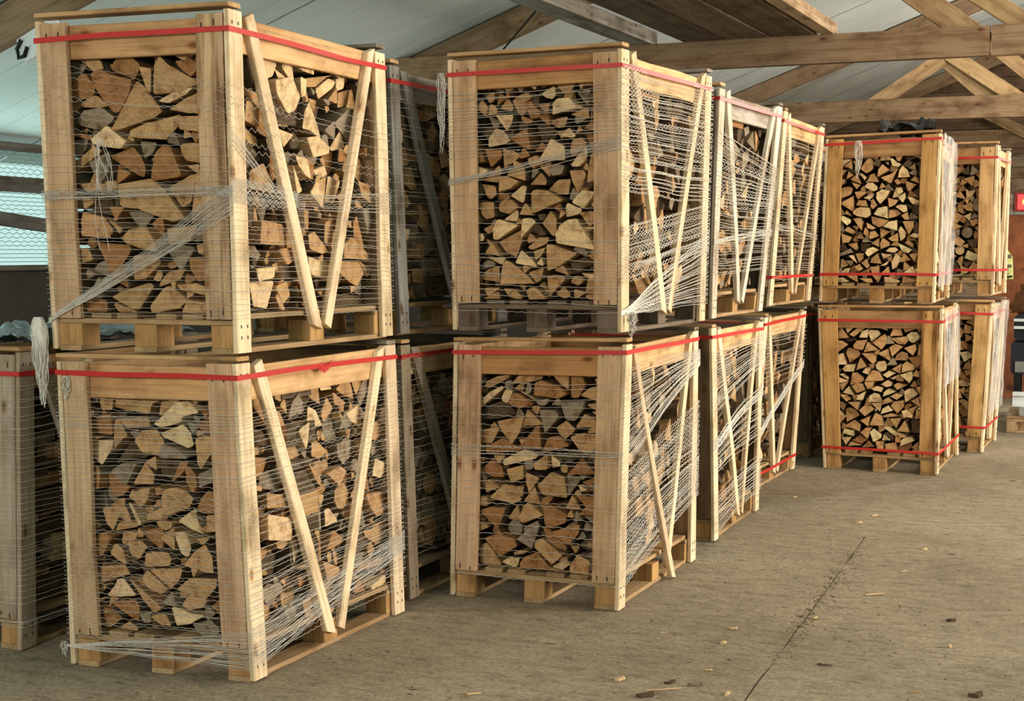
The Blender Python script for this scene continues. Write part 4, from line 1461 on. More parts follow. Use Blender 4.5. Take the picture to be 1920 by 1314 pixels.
W, E_ = WL('A1')
net('A1', [(0, E_, .13, .54, .12, .50, 22, .0015), (0, W, .84, 1.08, .78, .96, 9, .006), (0, W, .56, .60, .565, .60, 16, .001),
           (0.0, W, .105, .118, .50, .61, 30, .0012), (W, W + .42, .54, .63, .53, .585, 30, .006), (W + .42, E_, .525, .58, .54, .62, 14, .002),
           (W, E_, .66, .95, .60, .92, 9, .008), (W, W + .25, .75, .8, .58, .62, 8, .002), (0, W, .62, .8, .62, .76, 6, .002)])
W, E_ = WL('A2')
net('A2', [(0, E_, .10, .98, .12, 1.02, 56, .0028), (0, W, .92, 1.06, .9, 1.04, 8, .006), (0, W, .072, .085, .05, .19, 30, .001),
           (W, E_, .06, .20, .28, .36, 26, .001), (W, E_, .1, .4, .2, .5, 14, .003)])
W, E_ = WL('C1')
net('C1', [(0, W, .78, 1.06, .80, 1.08, 17, .002), (0, W, .66, .685, .80, .85, 9, .001), (0, W, .10, .34, .10, .30, 9, .003), (0, W, .35, .62, .35, .62, 5, .002),
           (W, E_, .62, 1.16, .60, 1.16, 44, .006), (W, E_, .22, .46, .36, .60, 30, .008), (W, E_, .62, 1.16, .60, 1.16, 26, .003), (W, E_, .085, .10, .10, .46, 40, .0015)], 0.0014)
W, E_ = WL('C2')
net('C2', [(0, W, .12, 1.0, .12, 1.0, 24, .003), (0, W, .66, .70, .68, .70, 6, .002), (W, E_, .62, 1.06, 1.0, 1.08, 36, .002),
           (W, E_, .36, .60, .52, .82, 26, .006), (W, E_, .10, .34, .34, .54, 26, .006)], 0.0013)
W, E_ = WL('D1')
net('D1', [(W, E_, .86, 1.0, .76, .86, 10, .004), (W, E_, .60, .84, .62, .78, 22, .004), (W, E_, .24, .6, .26, .6, 26, .002), (W, E_, .40, .42, .46, .50, 10, .001)], 0.0016, .03)
W, E_ = WL('D2')
net('D2', [(W, E_, .70, 1.04, .90, 1.08, 26, .002), (W, E_, .50, .56, .72, .78, 14, .002), (W, E_, .38, .52, .46, .66, 12, .003), (W, E_, .05, .26, .14, .36, 18, .003)], 0.0016, .03)
W, E_ = WL('E1')
net('E1', [(W, E_, .18, 1.12, .18, 1.12, 46, .003), (W, E_, .5, .54, .44, .48, 8, .001)], 0.0016, .03)
W, E_ = WL('E2')
net('E2', [(W, E_, .34, .40, .74, .80, 12, .001), (W, E_, .7, 1.05, .72, 1.05, 14, .003)], 0.0016, .03)
W, E_ = WL('B1')
net('B1', [(0, E_, .3, 1.1, .3, 1.1, 26, .003)], 0.001, .04)
W, E_ = WL('B2')
net('B2', [(0, E_, .2, 1.1, .2, 1.1, 30, .003)], 0.001, .04)
W, E_ = WL('H2')
net('H2', [(0, E_, .2, 1.05, .2, 1.05, 40, .002), (0, E_, .10, .115, .10, .115, 6, .001)], 0.001, .04)


def tuft(key, c0, width, length, n, wad=True, seed=1):
    """gathered net end: a wad and hanging strands"""
    cr = CR[key]
    rr = random.Random(seed)
    q = MB()
    x0, y0, z0 = c0
    if wad:
        vs, fs = [], []
        ns, nr = 12, 9
        for i in range(nr + 1):
            f = i / nr
            rad = width * (0.25 + 0.75 * math.sin(math.pi * min(1, f * 0.95 + 0.08)) ** 0.7) * (1 - 0.25 * f)
            for k in range(ns):
                a = 2 * math.pi * k / ns
                d = 1 + 0.28 * noise.noise((math.cos(a) * 2 + seed, math.sin(a) * 2, f * 9))
                vs.append(tuple(cr.M((x0 + rad * d * math.cos(a), y0 + 0.7 * rad * d * math.sin(a), z0 - f * length * 0.5 + 0.01))))
        for i in range(nr):
            for k in range(ns):
                a, b_ = i * ns + k, i * ns + (k + 1) % ns
                fs.append((a, a + ns, b_ + ns, b_))
        fs.append(tuple(range(ns)))
        fs.append(tuple(nr * ns + k for k in range(ns - 1, -1, -1)))
        q.add(vs, fs, NETCOL, None, 0, True)
    for j in range(n):
        a = rr.uniform(0, 6.283)
        ra = width * rr.uniform(0.7, 1.08)
        le = length * rr.uniform(0.55, 1.0)
        pts = []
        ph = rr.uniform(0, 6)
        for i in range(15):
            f = i / 14
            rad = ra * (0.35 + 0.75 * math.sin(math.pi * min(1, f * 1.1)) ** 0.6) * (1 - 0.35 * f)
            a2 = a + 0.5 * math.sin(ph + f * 5)
            pts.append((x0 + rad * math.cos(a2) + 0.006 * math.sin(ph + f * 11), y0 + 0.7 * rad * math.sin(a2), z0 - f * le + 0.012))
        tube(q, pts, 0.0012, NETCOL, 3, cr.M)
    ob = q.build('net_tuft', M_NET, ROOT[key], tuple(cr.o))
    ob['kind'] = 'stuff'
    ob['label'] = 'gathered white net end hanging as a tuft'


tuft('A1', (-0.015, -0.045, 0.115), 0.032, 0.34, 60, True, 3)
tuft('C1', (-0.022, -0.02, 1.15), 0.022, 0.36, 15, False, 5)
tuft('C1', (0.835, 0.03, 0.085), 0.018, 0.12, 20, False, 8)
tuft('A2', (0.05, -0.012, 1.10), 0.016, 0.10, 16, False, 12)
tuft('A2', (-0.012, -0.014, 0.085), 0.012, 0.06, 10, False, 14)
# loose strings on the front of the upper first crate
cr = CR['A1']
q = MB()
rr = random.Random(4)
for j in range(9):
    x = 0.20 + 0.02 * rr.random() + 0.012 * j % 0.07
    zt = 0.80 - 0.02 * rr.random()
    le = rr.choice([0.12, 0.16, 0.2, 0.42])
    pts = [(x + 0.012 * math.sin(f * 6 + j) + 0.02 * f, 0.012, zt - le * f) for f in [k / 12 for k in range(13)]]
    tube(q, pts, 0.0013, NETCOL, 3, cr.M)
ob = q.build('loose_string', M_NET, ROOT['A1'], tuple(cr.o))
ob['kind'] = 'stuff'


def film(key, v0, v1, t0, t1, seed, amp=0.012, face='s'):
    cr = CR[key]
    q = MB()
    nx, ny = 26, 30
    vs, fs = [], []
    for j in range(ny + 1):
        for i in range(nx + 1):
            a = v0 + (v1 - v0) * i / nx
            t = t0 + (t1 - t0) * j / ny
            d = amp * (1 + noise.noise((a * 7 + seed, t * 4, 0)) + 0.6 * noise.noise((a * 22, t * 9, seed)))
            p = (cr.W + 0.004 + d, a, t) if face == 's' else (a, -0.004 - d, t)
            vs.append(tuple(cr.M(p)))
    for j in range(ny):
        for i in range(nx):
            a = j * (nx + 1) + i
            fs.append((a, a + 1, a + nx + 2, a + nx + 1))
    q.add(vs, fs, (0, 0, 0), None, 0, True)
    ob = q.build('plastic_film', M_FILM, ROOT[key], tuple(cr.o))
    ob['label'] = 'crinkled clear plastic film'


film('F1', 0.0, CR['F1'].L, 0.12, CR['F1'].H, 1, 0.02)
film('F2', 0.08, CR['F2'].L, 0.62, CR['F2'].H - 0.02, 2, 0.008)
film('G2', 0.0, CR['G2'].L, 0.3, CR['G2'].H, 3, 0.02)
tuft('F1', (0.245, -0.03, 1.135), 0.03, 0.27, 26, False, 9)

# ------------------------------------------------------------------ firewood
TONE = {'p': lin(230, 200, 156), 't': lin(192, 154, 110), 'o': lin(166, 122, 80), 'g': lin(150, 136, 116), 'd': lin(98, 82, 64)}
TWORD = {'p': 'pale', 't': 'tan', 'o': 'orange-brown', 'g': 'grey', 'd': 'dark'}


GR = 0.004


class Grid:
    """which part of a crate face is already taken"""

    def __init__(s, w_, h_):
        s.m = np.zeros((int(h_ / GR) + 2, int(w_ / GR) + 2), bool)

    def cells(s, poly):
        p = np.array(poly)
        x0, y0 = np.maximum(np.floor(p.min(0) / GR).astype(int), 0)
        x1, y1 = np.ceil(p.max(0) / GR).astype(int)
        x1, y1 = min(x1, s.m.shape[1] - 1), min(y1, s.m.shape[0] - 1)
        if x1 <= x0 or y1 <= y0:
            return None
        X = (np.arange(x0, x1 + 1) * GR)[None, :]
        Y = (np.arange(y0, y1 + 1) * GR)[:, None]
        ins = np.zeros((y1 - y0 + 1, x1 - x0 + 1), bool)
        for i in range(len(p)):
            (xa, ya), (xb, yb) = p[i], p[i - 1]
            if ya == yb:
                continue
            ins ^= ((ya > Y) != (yb > Y)) & (X < (xb - xa) * (Y - ya) / (yb - ya) + xa)
        return (slice(y0, y1 + 1), slice(x0, x1 + 1)), ins

    def overlap(s, poly):
        r = s.cells(poly)
        if r is None:
            return 1.0
        n = r[1].sum()
        return (s.m[r[0]] & r[1]).sum() / n if n else 1.0

    def add(s, poly):
        r = s.cells(poly)
        if r is not None:
            s.m[r[0]] |= r[1]


def end_shape(rr, size, style):
    k = rr.random()
    a0 = rr.uniform(0, 6.283)
    if style == 'long':
        w_, h_ = size * rr.uniform(1.6, 3.2), size * rr.uniform(0.45, 0.8)
        a0 = rr.gauss(0, 0.12)
        pts = [(-w_ / 2, -h_ / 2), (w_ / 2, -h_ / 2 * rr.uniform(.6, 1)), (w_ / 2 * rr.uniform(.9, 1), h_ / 2), (-w_ / 2, h_ / 2 * rr.uniform(.6, 1))]
    elif k < 0.62:
        an = rr.uniform(0.65, 1.45)
        r = size * 1.5
        nk = rr.choice([2, 3, 3])
        pts = [(0, 0)] + [(r * math.cos(-an / 2 + an * i / (nk - 1)) * rr.uniform(.95, 1.03), r * math.sin(-an / 2 + an * i / (nk - 1))) for i in range(nk)]
    elif k < 0.75:
        pts = [(size * math.cos(math.pi * i / 4), size * 0.9 * math.sin(math.pi * i / 4)) for i in range(5)]
    elif k < 0.95:
        pts = [(size * rr.uniform(.6, 1.05) * math.cos(a + rr.uniform(-.4, .4)), size * rr.uniform(.6, 1.0) * math.sin(a + rr.uniform(-.3, .3))) for a in (0, 1.57, 3.14, 4.71)]
    else:
        pts = [(size * .75 * math.cos(6.2832 * i / 8), size * .75 * math.sin(6.2832 * i / 8)) for i in range(8)]
    p = np.array(pts)
    p = p - p.mean(0)
    ca, sa = math.cos(a0), math.sin(a0)
    return np.c_[p[:, 0] * ca - p[:, 1] * sa, p[:, 0] * sa + p[:, 1] * ca]


def pack(grid, rr, x0, x1, y0, y1, style, tries, big, small):
    """throw split-log ends of shrinking size into the free part of a face"""
    out = []

    def outside(p):
        lo_, hi_ = p.min(0), p.max(0)
        return lo_[0] < x0 or hi_[0] > x1 or lo_[1] < y0 or hi_[1] > y1

    for i in range(tries):
        size = big * (small / big) ** ((i / tries) ** 0.8)
        s = end_shape(rr, size, style)
        p = s + [rr.uniform(x0, x1), rr.uniform(y0, y1)]
        if outside(p):
            continue
        if grid.overlap(p) > 0.03:
            ok = False
            for j in range(6):
                p2 = p + [rr.uniform(-size, size) * .6, rr.uniform(-size, size) * .6]
                if not outside(p2) and grid.overlap(p2) <= 0.03:
                    p, ok = p2, True
                    break
            if not ok:
                continue
        grid.add(p)
        out.append([tuple(q) for q in p])
    return out


EYE = Vector((0, 0, 1.58))
FACES = ['A1f', 'A1s', 'A2f', 'A2s', 'C1f', 'C2f', 'C1s', 'C2s', 'F1f', 'F2f', 'D1s', 'D2s', 'E1s', 'E2s', 'G1f', 'G2f', 'B1s', 'B2s', 'H2s',
         'F1s', 'F2s', 'G1s', 'G2s', 'H2f', 'K1f', 'K2f', 'K1s', 'K2s']
PACKED = []


def shown_size(cr, face, poly):
    """apparent size of a log end from where the photographer stood"""
    n = len(poly)
    ar = abs(sum(poly[i][0] * poly[(i + 1) % n][1] - poly[(i + 1) % n][0] * poly[i][1] for i in range(n))) / 2
    cx, cy = sum(p[0] for p in poly) / n, sum(p[1] for p in poly) / n
    p = cr.M((cx, 0.04, cy)) if face == 'f' else cr.M((cr.W - 0.04, cx, cy))
    v = p - EYE
    nrm = Vector((0, 1, 0)) if face == 'f' else Vector((-1, 0, 0))
    return ar / v.length_squared * abs(v.normalized().dot(nrm)) * 7.0e6


for fc in FACES:
    key, face = fc[:2], fc[2]
    cr = CR[key]
    rr = random.Random(sum(map(ord, fc)) * 29)
    fwid = cr.W if face == 'f' else cr.L
    grid = Grid(fwid, cr.H)
    lst = []
    measured = ENDS.get(fc, [])
    for e in measured:
        poly = [(e[i] / 1000, e[i + 1] / 1000) for i in range(1, len(e), 2)]
        grid.add(poly)
        d = rr.uniform(0.03, 0.075) + (0.05 if e[0] == 'd' else 0)
        lst.append([e[0], d, poly, shown_size(cr, face, poly)])
    near = key in ('A1', 'A2', 'C1', 'C2')
    far = fc in ('F1s', 'F2s', 'G1s', 'G2s', 'H2f') or key[0] == 'K'
    style = 'long' if fc == 'H2s' else 'end'
    big = 0.15 if style == 'long' else 0.085 if (key[0] in 'CDE' and not measured) or fc in ('A1s', 'A2s') else (0.06 if fc in ('G1f', 'G2f') else 0.075)
    x1 = cr.W - 0.115 if face == 'f' else fwid - 0.02
    tries = 1500 if near else (450 if far else 1200)
    small = (0.022 if measured and near else 0.028) if not far else 0.04
    for poly in pack(grid, rr, 0.03, x1, 0.148, cr.H - 0.05, style, tries, big, small):
        sz = shown_size(cr, face, poly)
        cx = sum(p[0] for p in poly) / len(poly)
        vis = (0.125 < cx < cr.W - 0.125) if face == 'f' else (0.1 < cx < cr.L - 0.1)
        if measured:
            sz *= 0.45
        if not vis:
            sz *= 0.05
        sz *= 0.01 if key[0] in 'BHK' else (0.5 if key[0] in 'DE' else 1)
        if far:
            sz *= 0.2
        tone = rr.choice('tttoggd') if measured else rr.choice('tttpoggddd' if key[0] in 'CDEBH' else 'tttttppogd')  # more dark tones in these crates, shade behind the nets put into the colour
        d = rr.uniform(0.045, 0.10) if measured else (rr.uniform(0.03, 0.085) if key[0] in 'FGBH' else min(0.24, 0.05 + rr.expovariate(1 / 0.075)))
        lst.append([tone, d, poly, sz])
    for e in lst:
        if max(p[1] for p in e[2]) > cr.H - 0.15:
            e[1] = max(e[1], 0.056)
        PACKED.append((fc, e))
CUT = sorted((e[3] for _, e in PACKED), reverse=True)[300]


def log_mesh(mb, cr, face, tone, d, poly, rr, fine):
    n = len(poly)
    ar = sum(poly[i][0] * poly[(i + 1) % n][1] - poly[(i + 1) % n][0] * poly[i][1] for i in range(n))
    if ar < 0:
        poly = poly[::-1]
    cx = sum(p[0] for p in poly) / n
    cy = sum(p[1] for p in poly) / n
    # pith: the sharpest corner
    best, pith = 9, (cx, cy)
    for i in range(n):
        a = Vector(poly[i - 1]) - Vector(poly[i])
        b = Vector(poly[(i + 1) % n]) - Vector(poly[i])
        if a.length > 1e-6 and b.length > 1e-6:
            an = a.angle(b)
            if an < best:
                best, pith = an, poly[i]
    if n >= 7 and best > 1.7:
        pith = (cx, cy)
    maxd = max(math.hypot(p[0] - pith[0], p[1] - pith[1]) for p in poly)
    out = []
    if fine and n <= 9:
        for i in range(n):
            p0, p, p1 = Vector(poly[i - 1]), Vector(poly[i]), Vector(poly[(i + 1) % n])
            c = min(0.0055, (p - p0).length * 0.25, (p1 - p).length * 0.25)
            out.append(p + (p0 - p).normalized() * c)
            out.append(p + (p1 - p).normalized() * c)
    else:
        out = [Vector(p) for p in poly]
    m = len(out)
    ta, tb = rr.gauss(0, 0.07), rr.gauss(0, 0.07)
    if face == 'f':
        ln = min(0.33, cr.L * 0.48) - d
    else:
        ln = (0.085 if cy is None or cx < 0.37 else 0.30) if True else 0
        ln = max(0.04, ln + 0.03 - d)
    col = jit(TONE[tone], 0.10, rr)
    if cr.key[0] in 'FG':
        col = tuple(min(0.9, c * 1.22) for c in col)   # paler wood in the far stacks, brightened further against the weak light
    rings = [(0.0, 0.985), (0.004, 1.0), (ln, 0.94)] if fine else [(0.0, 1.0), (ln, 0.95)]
    offz = rr.uniform(0, 20)
    vs, ls, fs, mi = [], [], [], []
    for (dz, s) in rings:
        for p in out:
            a, b = cx + (p.x - cx) * s, cy + (p.y - cy) * s
            j = 0.0012 if fine else 0
            a += rr.gauss(0, j)
            b += rr.gauss(0, j)
            dd = d + dz + (ta * (a - cx) + tb * (b - cy)) * (1 if dz < 0.01 else 0)
            q = (a, dd, b) if face == 'f' else (cr.W - dd, a, b)
            vs.append(tuple(cr.M(q)))
            ls.append((a - pith[0], b - pith[1], dd + offz))
    fs.append(tuple(range(m)))
    mi.append(0)
    for r in range(len(rings) - 1):
        for k in range(m):
            a, b = r * m + k, r * m + (k + 1) % m
            fs.append((a, a + m, b + m, b))
            mid = (out[k] + out[(k + 1) % m]) / 2
            dist = math.hypot(mid.x - pith[0], mid.y - pith[1])
            mi.append(2 if dist > 0.68 * maxd else 1)
    if fine:
        fs.append(tuple(range((len(rings) - 1) * m + m - 1, (len(rings) - 1) * m - 1, -1)))
        mi.append(1)
    if face == 'f':
        pass
    else:
        pass
    mb.add(vs, fs, col, ls, mi)
    return cx, cy


ORD = ['', 'first', 'second', 'third', 'fourth', 'fifth', 'sixth', 'seventh', 'eighth', 'ninth', 'tenth', 'eleventh', 'twelfth', 'thirteenth',
       'fourteenth', 'fifteenth', 'sixteenth', 'seventeenth']
STACK = {'A1': "first stack's upper crate", 'A2': "first stack's lower crate", 'C1': "second stack's upper crate", 'C2': "second stack's lower crate",
         'F1': "aisle-end upper crate", 'F2': "aisle-end lower crate"}
GRP = {'A1': 'upper crate of the first stack', 'A2': 'lower crate of the first stack', 'C1': 'upper crate of the second stack', 'C2': 'lower crate of the second stack',
       'F1': 'upper crate at the aisle end', 'F2': 'lower crate at the aisle end'}
rest = MB()
LOGM = [M_END, M_SPLIT, M_BARK]


def shape_word(poly):
    n = len(poly)
    xs = [p[0] for p in poly]
    ys = [p[1] for p in poly]
    asp = (max(xs) - min(xs)) / max(1e-6, max(ys) - min(ys))
    if asp > 2.4:
        return 'flat'
    if asp < 0.5:
        return 'upright'
    return {3: 'triangular', 4: 'four-sided', 5: 'five-sided'}.get(n, 'rounded')


for fc in FACES:
    key, face = fc[:2], fc[2]
    cr = CR[key]
    rr = random.Random(sum(map(ord, fc)) * 13)
    singles = []
    for (t, d, poly, sz) in [e for f_, e in PACKED if f_ == fc]:
        if sz > CUT:
            singles.append((t, d, poly))
        else:
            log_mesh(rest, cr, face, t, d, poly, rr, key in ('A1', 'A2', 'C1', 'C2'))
    rows = {}
    for e in singles:
        cy = sum(p[1] for p in e[2]) / len(e[2])
        rows.setdefault(int(max(0, cy - 0.14) / 0.095) + 1, []).append(e)
    for rn, es in rows.items():
        es.sort(key=lambda e: sum(p[0] for p in e[2]) / len(e[2]), reverse=(face == 'f'))
        for k, (t, d, poly) in enumerate(es):
            q = MB()
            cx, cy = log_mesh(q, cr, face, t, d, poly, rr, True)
            pos = cr.M((cx, d, cy)) if face == 'f' else cr.M((cr.W - d, cx, cy))
            ob = q.build('firewood_log', LOGM, None, tuple(pos))
            if face == 'f':
                lab = '%s %s log, %s from aisle post, %s row up, front, %s' % (TWORD[t], shape_word(poly), ORD[k + 1], ORD[rn], STACK[key])
            else:
                lab = '%s %s log, %s behind corner post, %s row up, aisle side, %s' % (TWORD[t], shape_word(poly), ORD[k + 1], ORD[rn], STACK[key])
            tag(ob, lab, 'log', 'split logs in the %s, %s' % (GRP[key], 'front' if face == 'f' else 'aisle side'))

# second layer of wood behind the visible ends, so no crate is hollow
rr = random.Random(77)
for key, cr in CR.items():
    nz = int((cr.H - 0.22) / 0.095)
    for face in 'fs':
        wid = cr.W - 0.10 if face == 'f' else cr.L - 0.45
        s0 = 0.05 if face == 'f' else 0.38
        nx = int(wid / 0.11)
        for j in range(nz):
            for i in range(nx):
                if rr.random() < 0.08:
                    continue
                x0, z0 = s0 + i * wid / nx, 0.16 + j * (cr.H - 0.24) / nz
                x1, z1 = x0 + wid / nx, z0 + (cr.H - 0.24) / nz
                kk = rr.random()
                e = 0.004
                if kk < 0.35:
                    poly = [(x0 + e, z0 + e), (x1 - e, z0 + e), (x1 - e, z1 - e), (x0 + e, z1 - e)]
                elif kk < 0.7:
                    poly = [(x0 + e, z0 + e), (x1 - e, z0 + e), ((x0 + x1) / 2 + rr.uniform(-.03, .03), z1 - e)]
                else:
                    poly = [(x0 + e, z1 - e), (x1 - e, z1 - e), ((x0 + x1) / 2 + rr.uniform(-.03, .03), z0 + e)]
                dd = (0.345 if face == 'f' else 0.34) + rr.uniform(0, 0.03)
                n = len(poly)
                cx = sum(p[0] for p in poly) / n
                cy = sum(p[1] for p in poly) / n
                vs, ls, fs = [], [], []
                for dz in (0, 0.2):
                    for (a, b) in poly:
                        q = (a, dd + dz, b) if face == 'f' else (cr.W - dd - dz * 0.5, a, b)
                        vs.append(tuple(cr.M(q)))
                        ls.append((a - cx, b - cy, dd + dz + i + j))
                fs = [tuple(range(n))] + [(k, k + n, (k + 1) % n + n, (k + 1) % n) for k in range(n)]
                rest.add(vs, fs, jit(TONE[rr.choice('ttogd')], .12, rr), ls, [0] + [rr.choice((1, 2)) for _ in range(n)])
ro = rest.build('firewood', LOGM)
tag(ro, 'the many smaller split logs packed into all the crates of the barn', 'firewood', None, 'stuff')

# ------------------------------------------------------------------ loose sheets and small things
def sheet(name, mt, pts4, nx, ny, amp, seed, label, cat, z_of=None):
    """crumpled sheet over a quad; has thickness"""
    q = MB()
    vs, fs = [], []
    a, b, c, d = [Vector(p) for p in pts4]
    for lay in (0, 1):
        for j in range(ny + 1):
            for i in range(nx + 1):
                u, v = i / nx, j / ny
                p = a.lerp(b, u).lerp(d.lerp(c, u), v)
                h = amp * (abs(noise.noise((p.x * 6 + seed, p.y * 6, 0))) * 1.6 + 0.8 * abs(noise.noise((p.x * 17, p.y * 17 + seed, 3))))
                vs.append((p.x, p.y, p.z + h + 0.002 - lay * 0.002))
    nn = (nx + 1) * (ny + 1)
    for j in range(ny):
        for i in range(nx):
            k = j * (nx + 1) + i
            fs.append((k, k + 1, k + nx + 2, k + nx + 1))
            fs.append((nn + k, nn + k + nx + 1, nn + k + nx + 2, nn + k + 1))
    q.add(vs, fs, (0, 0, 0), None, 0, True)
    o = q.build(name, mt, None, tuple(a))
    tag(o, label, cat)
    return o


h = CR['H2']
zt = h.H + 0.02
sheet('plastic_sheet', M_TARP, [h.M((0.0, 0.02, zt)), h.M((h.W - 0.02, 0.02, zt)), h.M((h.W - 0.02, h.L, zt)), h.M((0.0, h.L, zt))], 44, 60, 0.05, 2,
      'crumpled blue-grey plastic sheet lying on the single crate by the netted wall', 'sheet')
f1 = CR['F1']
zt = f1.H + 0.02
sheet('dark_sheet', M_DARKPLASTIC, [f1.M((0.35, 0.15, zt)), f1.M((f1.W - 0.06, 0.15, zt)), f1.M((f1.W - 0.1, 0.8, zt)), f1.M((0.4, 0.8, zt))], 30, 30, 0.10, 5,
      'dark crumpled sheet on top of the aisle-end stack', 'sheet')
e1 = CR['E1']


def px_floor(x, y):
    """floor point seen at photograph pixel x, y"""
    yaw, p = math.radians(21.6), math.atan(187 / 2650)
    fw = Vector((-math.sin(yaw) * math.cos(p), math.cos(yaw) * math.cos(p), -math.sin(p)))
    r = Vector((math.cos(yaw), math.sin(yaw), 0))
    u = r.cross(fw)
    d = fw + r * ((x - 960) / 2650) - u * ((y - 657) / 2650)
    t = -1.58 / d.z
    return Vector((0, 0, 1.58)) + d * t


CH = [(1640, 1116, .105, .016, 8, 'pale flat wood strip lying alone on the open aisle floor', 'p'),
      (1640, 968, .05, .02, 15, 'small pale wood chip nearest the aisle-end crate', 'p'),
      (1612, 981, .04, .025, 50, 'tiny pale chip beside another one before the aisle-end crate', 'p'),
      (1734, 1031, .04, .02, 40, 'small pale chip on the bright side of the aisle', 'p'),
      (1695, 1072, .04, .012, 10, 'pale sliver in mid-aisle above the flat strip', 'p'),
      (1164, 1276, .045, .022, 40, 'stubby pale chip on the floor before the second stack', 'p'),
      (1245, 1294, .15, .009, 6, 'long pale splinter on the floor near the slab joint', 'p'),
      (1306, 1285, .06, .026, 12, 'grey flat chip at the end of the long splinter', 'g'),
      (1212, 1306, .07, .03, 20, 'dark bark flake below the long splinter', 'd'),
      (1258, 1281, .05, .02, 30, 'dark bark crumb above the long splinter', 'd'),
      (1245, 1187, .04, .007, 8, 'thin pale sliver beyond the second stack corner', 'p'),
      (1357, 1207, .035, .02, 60, 'small pale chip beside the slab joint', 'p'),
      (1328, 1258, .03, .012, -20, 'tiny pale chip close to the slab joint', 'p'),
      (1364, 1302, .05, .016, 70, 'leaf-shaped pale chip touching the slab joint', 'p'),
      (888, 1302, .06, .016, 15, 'forked pale splinter at the floor edge before the stacks', 'p'),
      (1032, 1208, .05, .006, -20, 'curled dark bark thread on the floor before the second stack', 'd'),
      (1782, 1213, .03, .014, 80, 'short round pale peg standing out on the aisle floor', 'p'),
      (1785, 1165, .04, .024, 10, 'dark bark crumb in the aisle', 'd'),
      (1546, 1248, .07, .010, -30, 'dark sliver beside the floor stain', 'd'),
      (1832, 1306, .05, .034, 20, 'dark clump of bark at the floor edge of the aisle', 'd'),
      (1714, 1298, .05, .009, -10, 'pale splinter at the floor edge of the aisle', 'p'),
      (1490, 933, .03, .02, 30, 'pale chip before the fourth stack', 'p'),
      (1548, 938, .09, .006, 5, 'dark twig on the floor past the fourth stack', 'd'),
      (1784, 1040, .04, .008, -30, 'dark sliver on the bright side of the aisle', 'd'),
      (1900, 902, .05, .01, 5, 'dark flake on the far aisle floor', 'd'),
      (1530, 1160, .03, .016, 30, 'small white crumb beside the slab joint', 'p'),
      (1375, 1180, .035, .018, 0, 'flat pale flake left of the slab joint'.replace('left', 'this side'), 'p')]
for (x, y, ln, hw, ang, lab, tn) in CH:
    ln, hw = ln * 0.85, hw * 0.8
    p = px_floor(x, y)
    yaw = math.radians(21.6 + ang)
    d = Vector((math.cos(yaw), math.sin(yaw), 0)) * ln / 2
    n_ = Vector((-d.y, d.x, 0)).normalized() * hw / 2
    q = MB()
    th = min(0.006, hw * 0.22)
    bar(q, p - d + Vector((0, 0, th + .001)), p + d + Vector((0, 0, th + .001 + R.uniform(0, .004))), n_, (0, 0, th), jit(TONE[tn], .1), 4, hw * 0.08, 0.002, IDM, R, 0, hw * 0.25)
    o = q.build('bark_flake' if tn == 'd' else 'wood_chip', M_SPLIT, None, tuple(p))
    tag(o, lab, 'chip', 'wood debris on the floor')

# countless crumbs of bark and wood trodden into the floor
q = MB()
rr = random.Random(21)
CC = [lin(196, 178, 150), lin(150, 130, 104), lin(96, 80, 62), lin(80, 66, 50), lin(120, 104, 84)]
made = 0
while made < 5200:
    x, y = rr.uniform(-3.6, 3.2), 3.9 + 11.0 * rr.random() ** 1.6
    if rr.random() < 0.12:
        x, y = -1.03 + rr.gauss(0, 0.03), rr.uniform(4.2, 7.9)
    if noise.noise((x * 1.6, y * 1.1, 4.0)) + rr.uniform(-0.5, 0.5) < -0.05:
        continue
    if any(min(p.x for p in c_.b) - .03 < x < max(p.x for p in c_.b) + .03 and min(p.y for p in c_.b) - .03 < y < max(p.y for p in c_.b) + .03 for c_ in CR.values()) or (x > -0.6 and y > 12.8):
        continue
    made += 1
    a = rr.uniform(0, 3.14)
    ln = 0.003 + 0.006 * rr.random() ** 2 + (0.02 * rr.random() if rr.random() < 0.06 else 0)
    wd = min(ln, rr.uniform(0.0015, 0.006))
    h_ = rr.uniform(0.001, 0.004)
    dx, dy = math.cos(a) * ln, math.sin(a) * ln
    nx_, ny_ = -math.sin(a) * wd, math.cos(a) * wd
    vs = [(x - dx, y - dy, 0.0005), (x + nx_, y + ny_, 0.0005), (x + dx, y + dy, 0.0005), (x - nx_, y - ny_, 0.0005), (x, y, h_)]
    q.add(vs, [(0, 4, 1), (1, 4, 2), (2, 4, 3), (3, 4, 0)], jit(rr.choice(CC), .15, rr))
o = q.build('wood_crumbs', M_SPLIT)
tag(o, 'countless tiny crumbs of bark and wood trodden into the concrete floor', 'debris', None, 'stuff')

# metal bracket under the corner rafter, behind the first stack
q = MB()
bx = Vector((-5.33, 6.36, 2.72))
bar(q, bx + Vector((-0.10, 0, -0.04)), bx + Vector((0.16, 0, 0.08)), Vector((0.1, 0, -0.2)).normalized() * 0.07, (0, 0.012, 0), (0, 0, 0), 2, 0, 0.004)
br = q.build('bracket', M_WHITEMETAL, None, tuple(bx))
tag(br, 'pale metal bracket with a black hook below the corner rafter', 'bracket')
q = MB()
tube(q, [bx + Vector((-0.09, -0.02, 0.02)), bx + Vector((-0.12, -0.02, -0.03)), bx + Vector((-0.11, -0.02, -0.08)), bx + Vector((-0.07, -0.02, -0.07)), bx + Vector((-0.05, -0.02, -0.02))], 0.012, (0, 0, 0), 6)
q.build('hook', M_BLACK, br, tuple(bx))

# ------------------------------------------------------------------ far corner beside the plank wall
# pallet with metal goods
pe = empty('loose_pallet', (0.1, 13.2, 0))
tag(pe, 'empty-ended pallet on the floor beyond the last crates', 'pallet')
po = (0.1, 13.2, 0)
px0, px1, py0, py1 = -0.50, 0.70, 12.95, 13.75


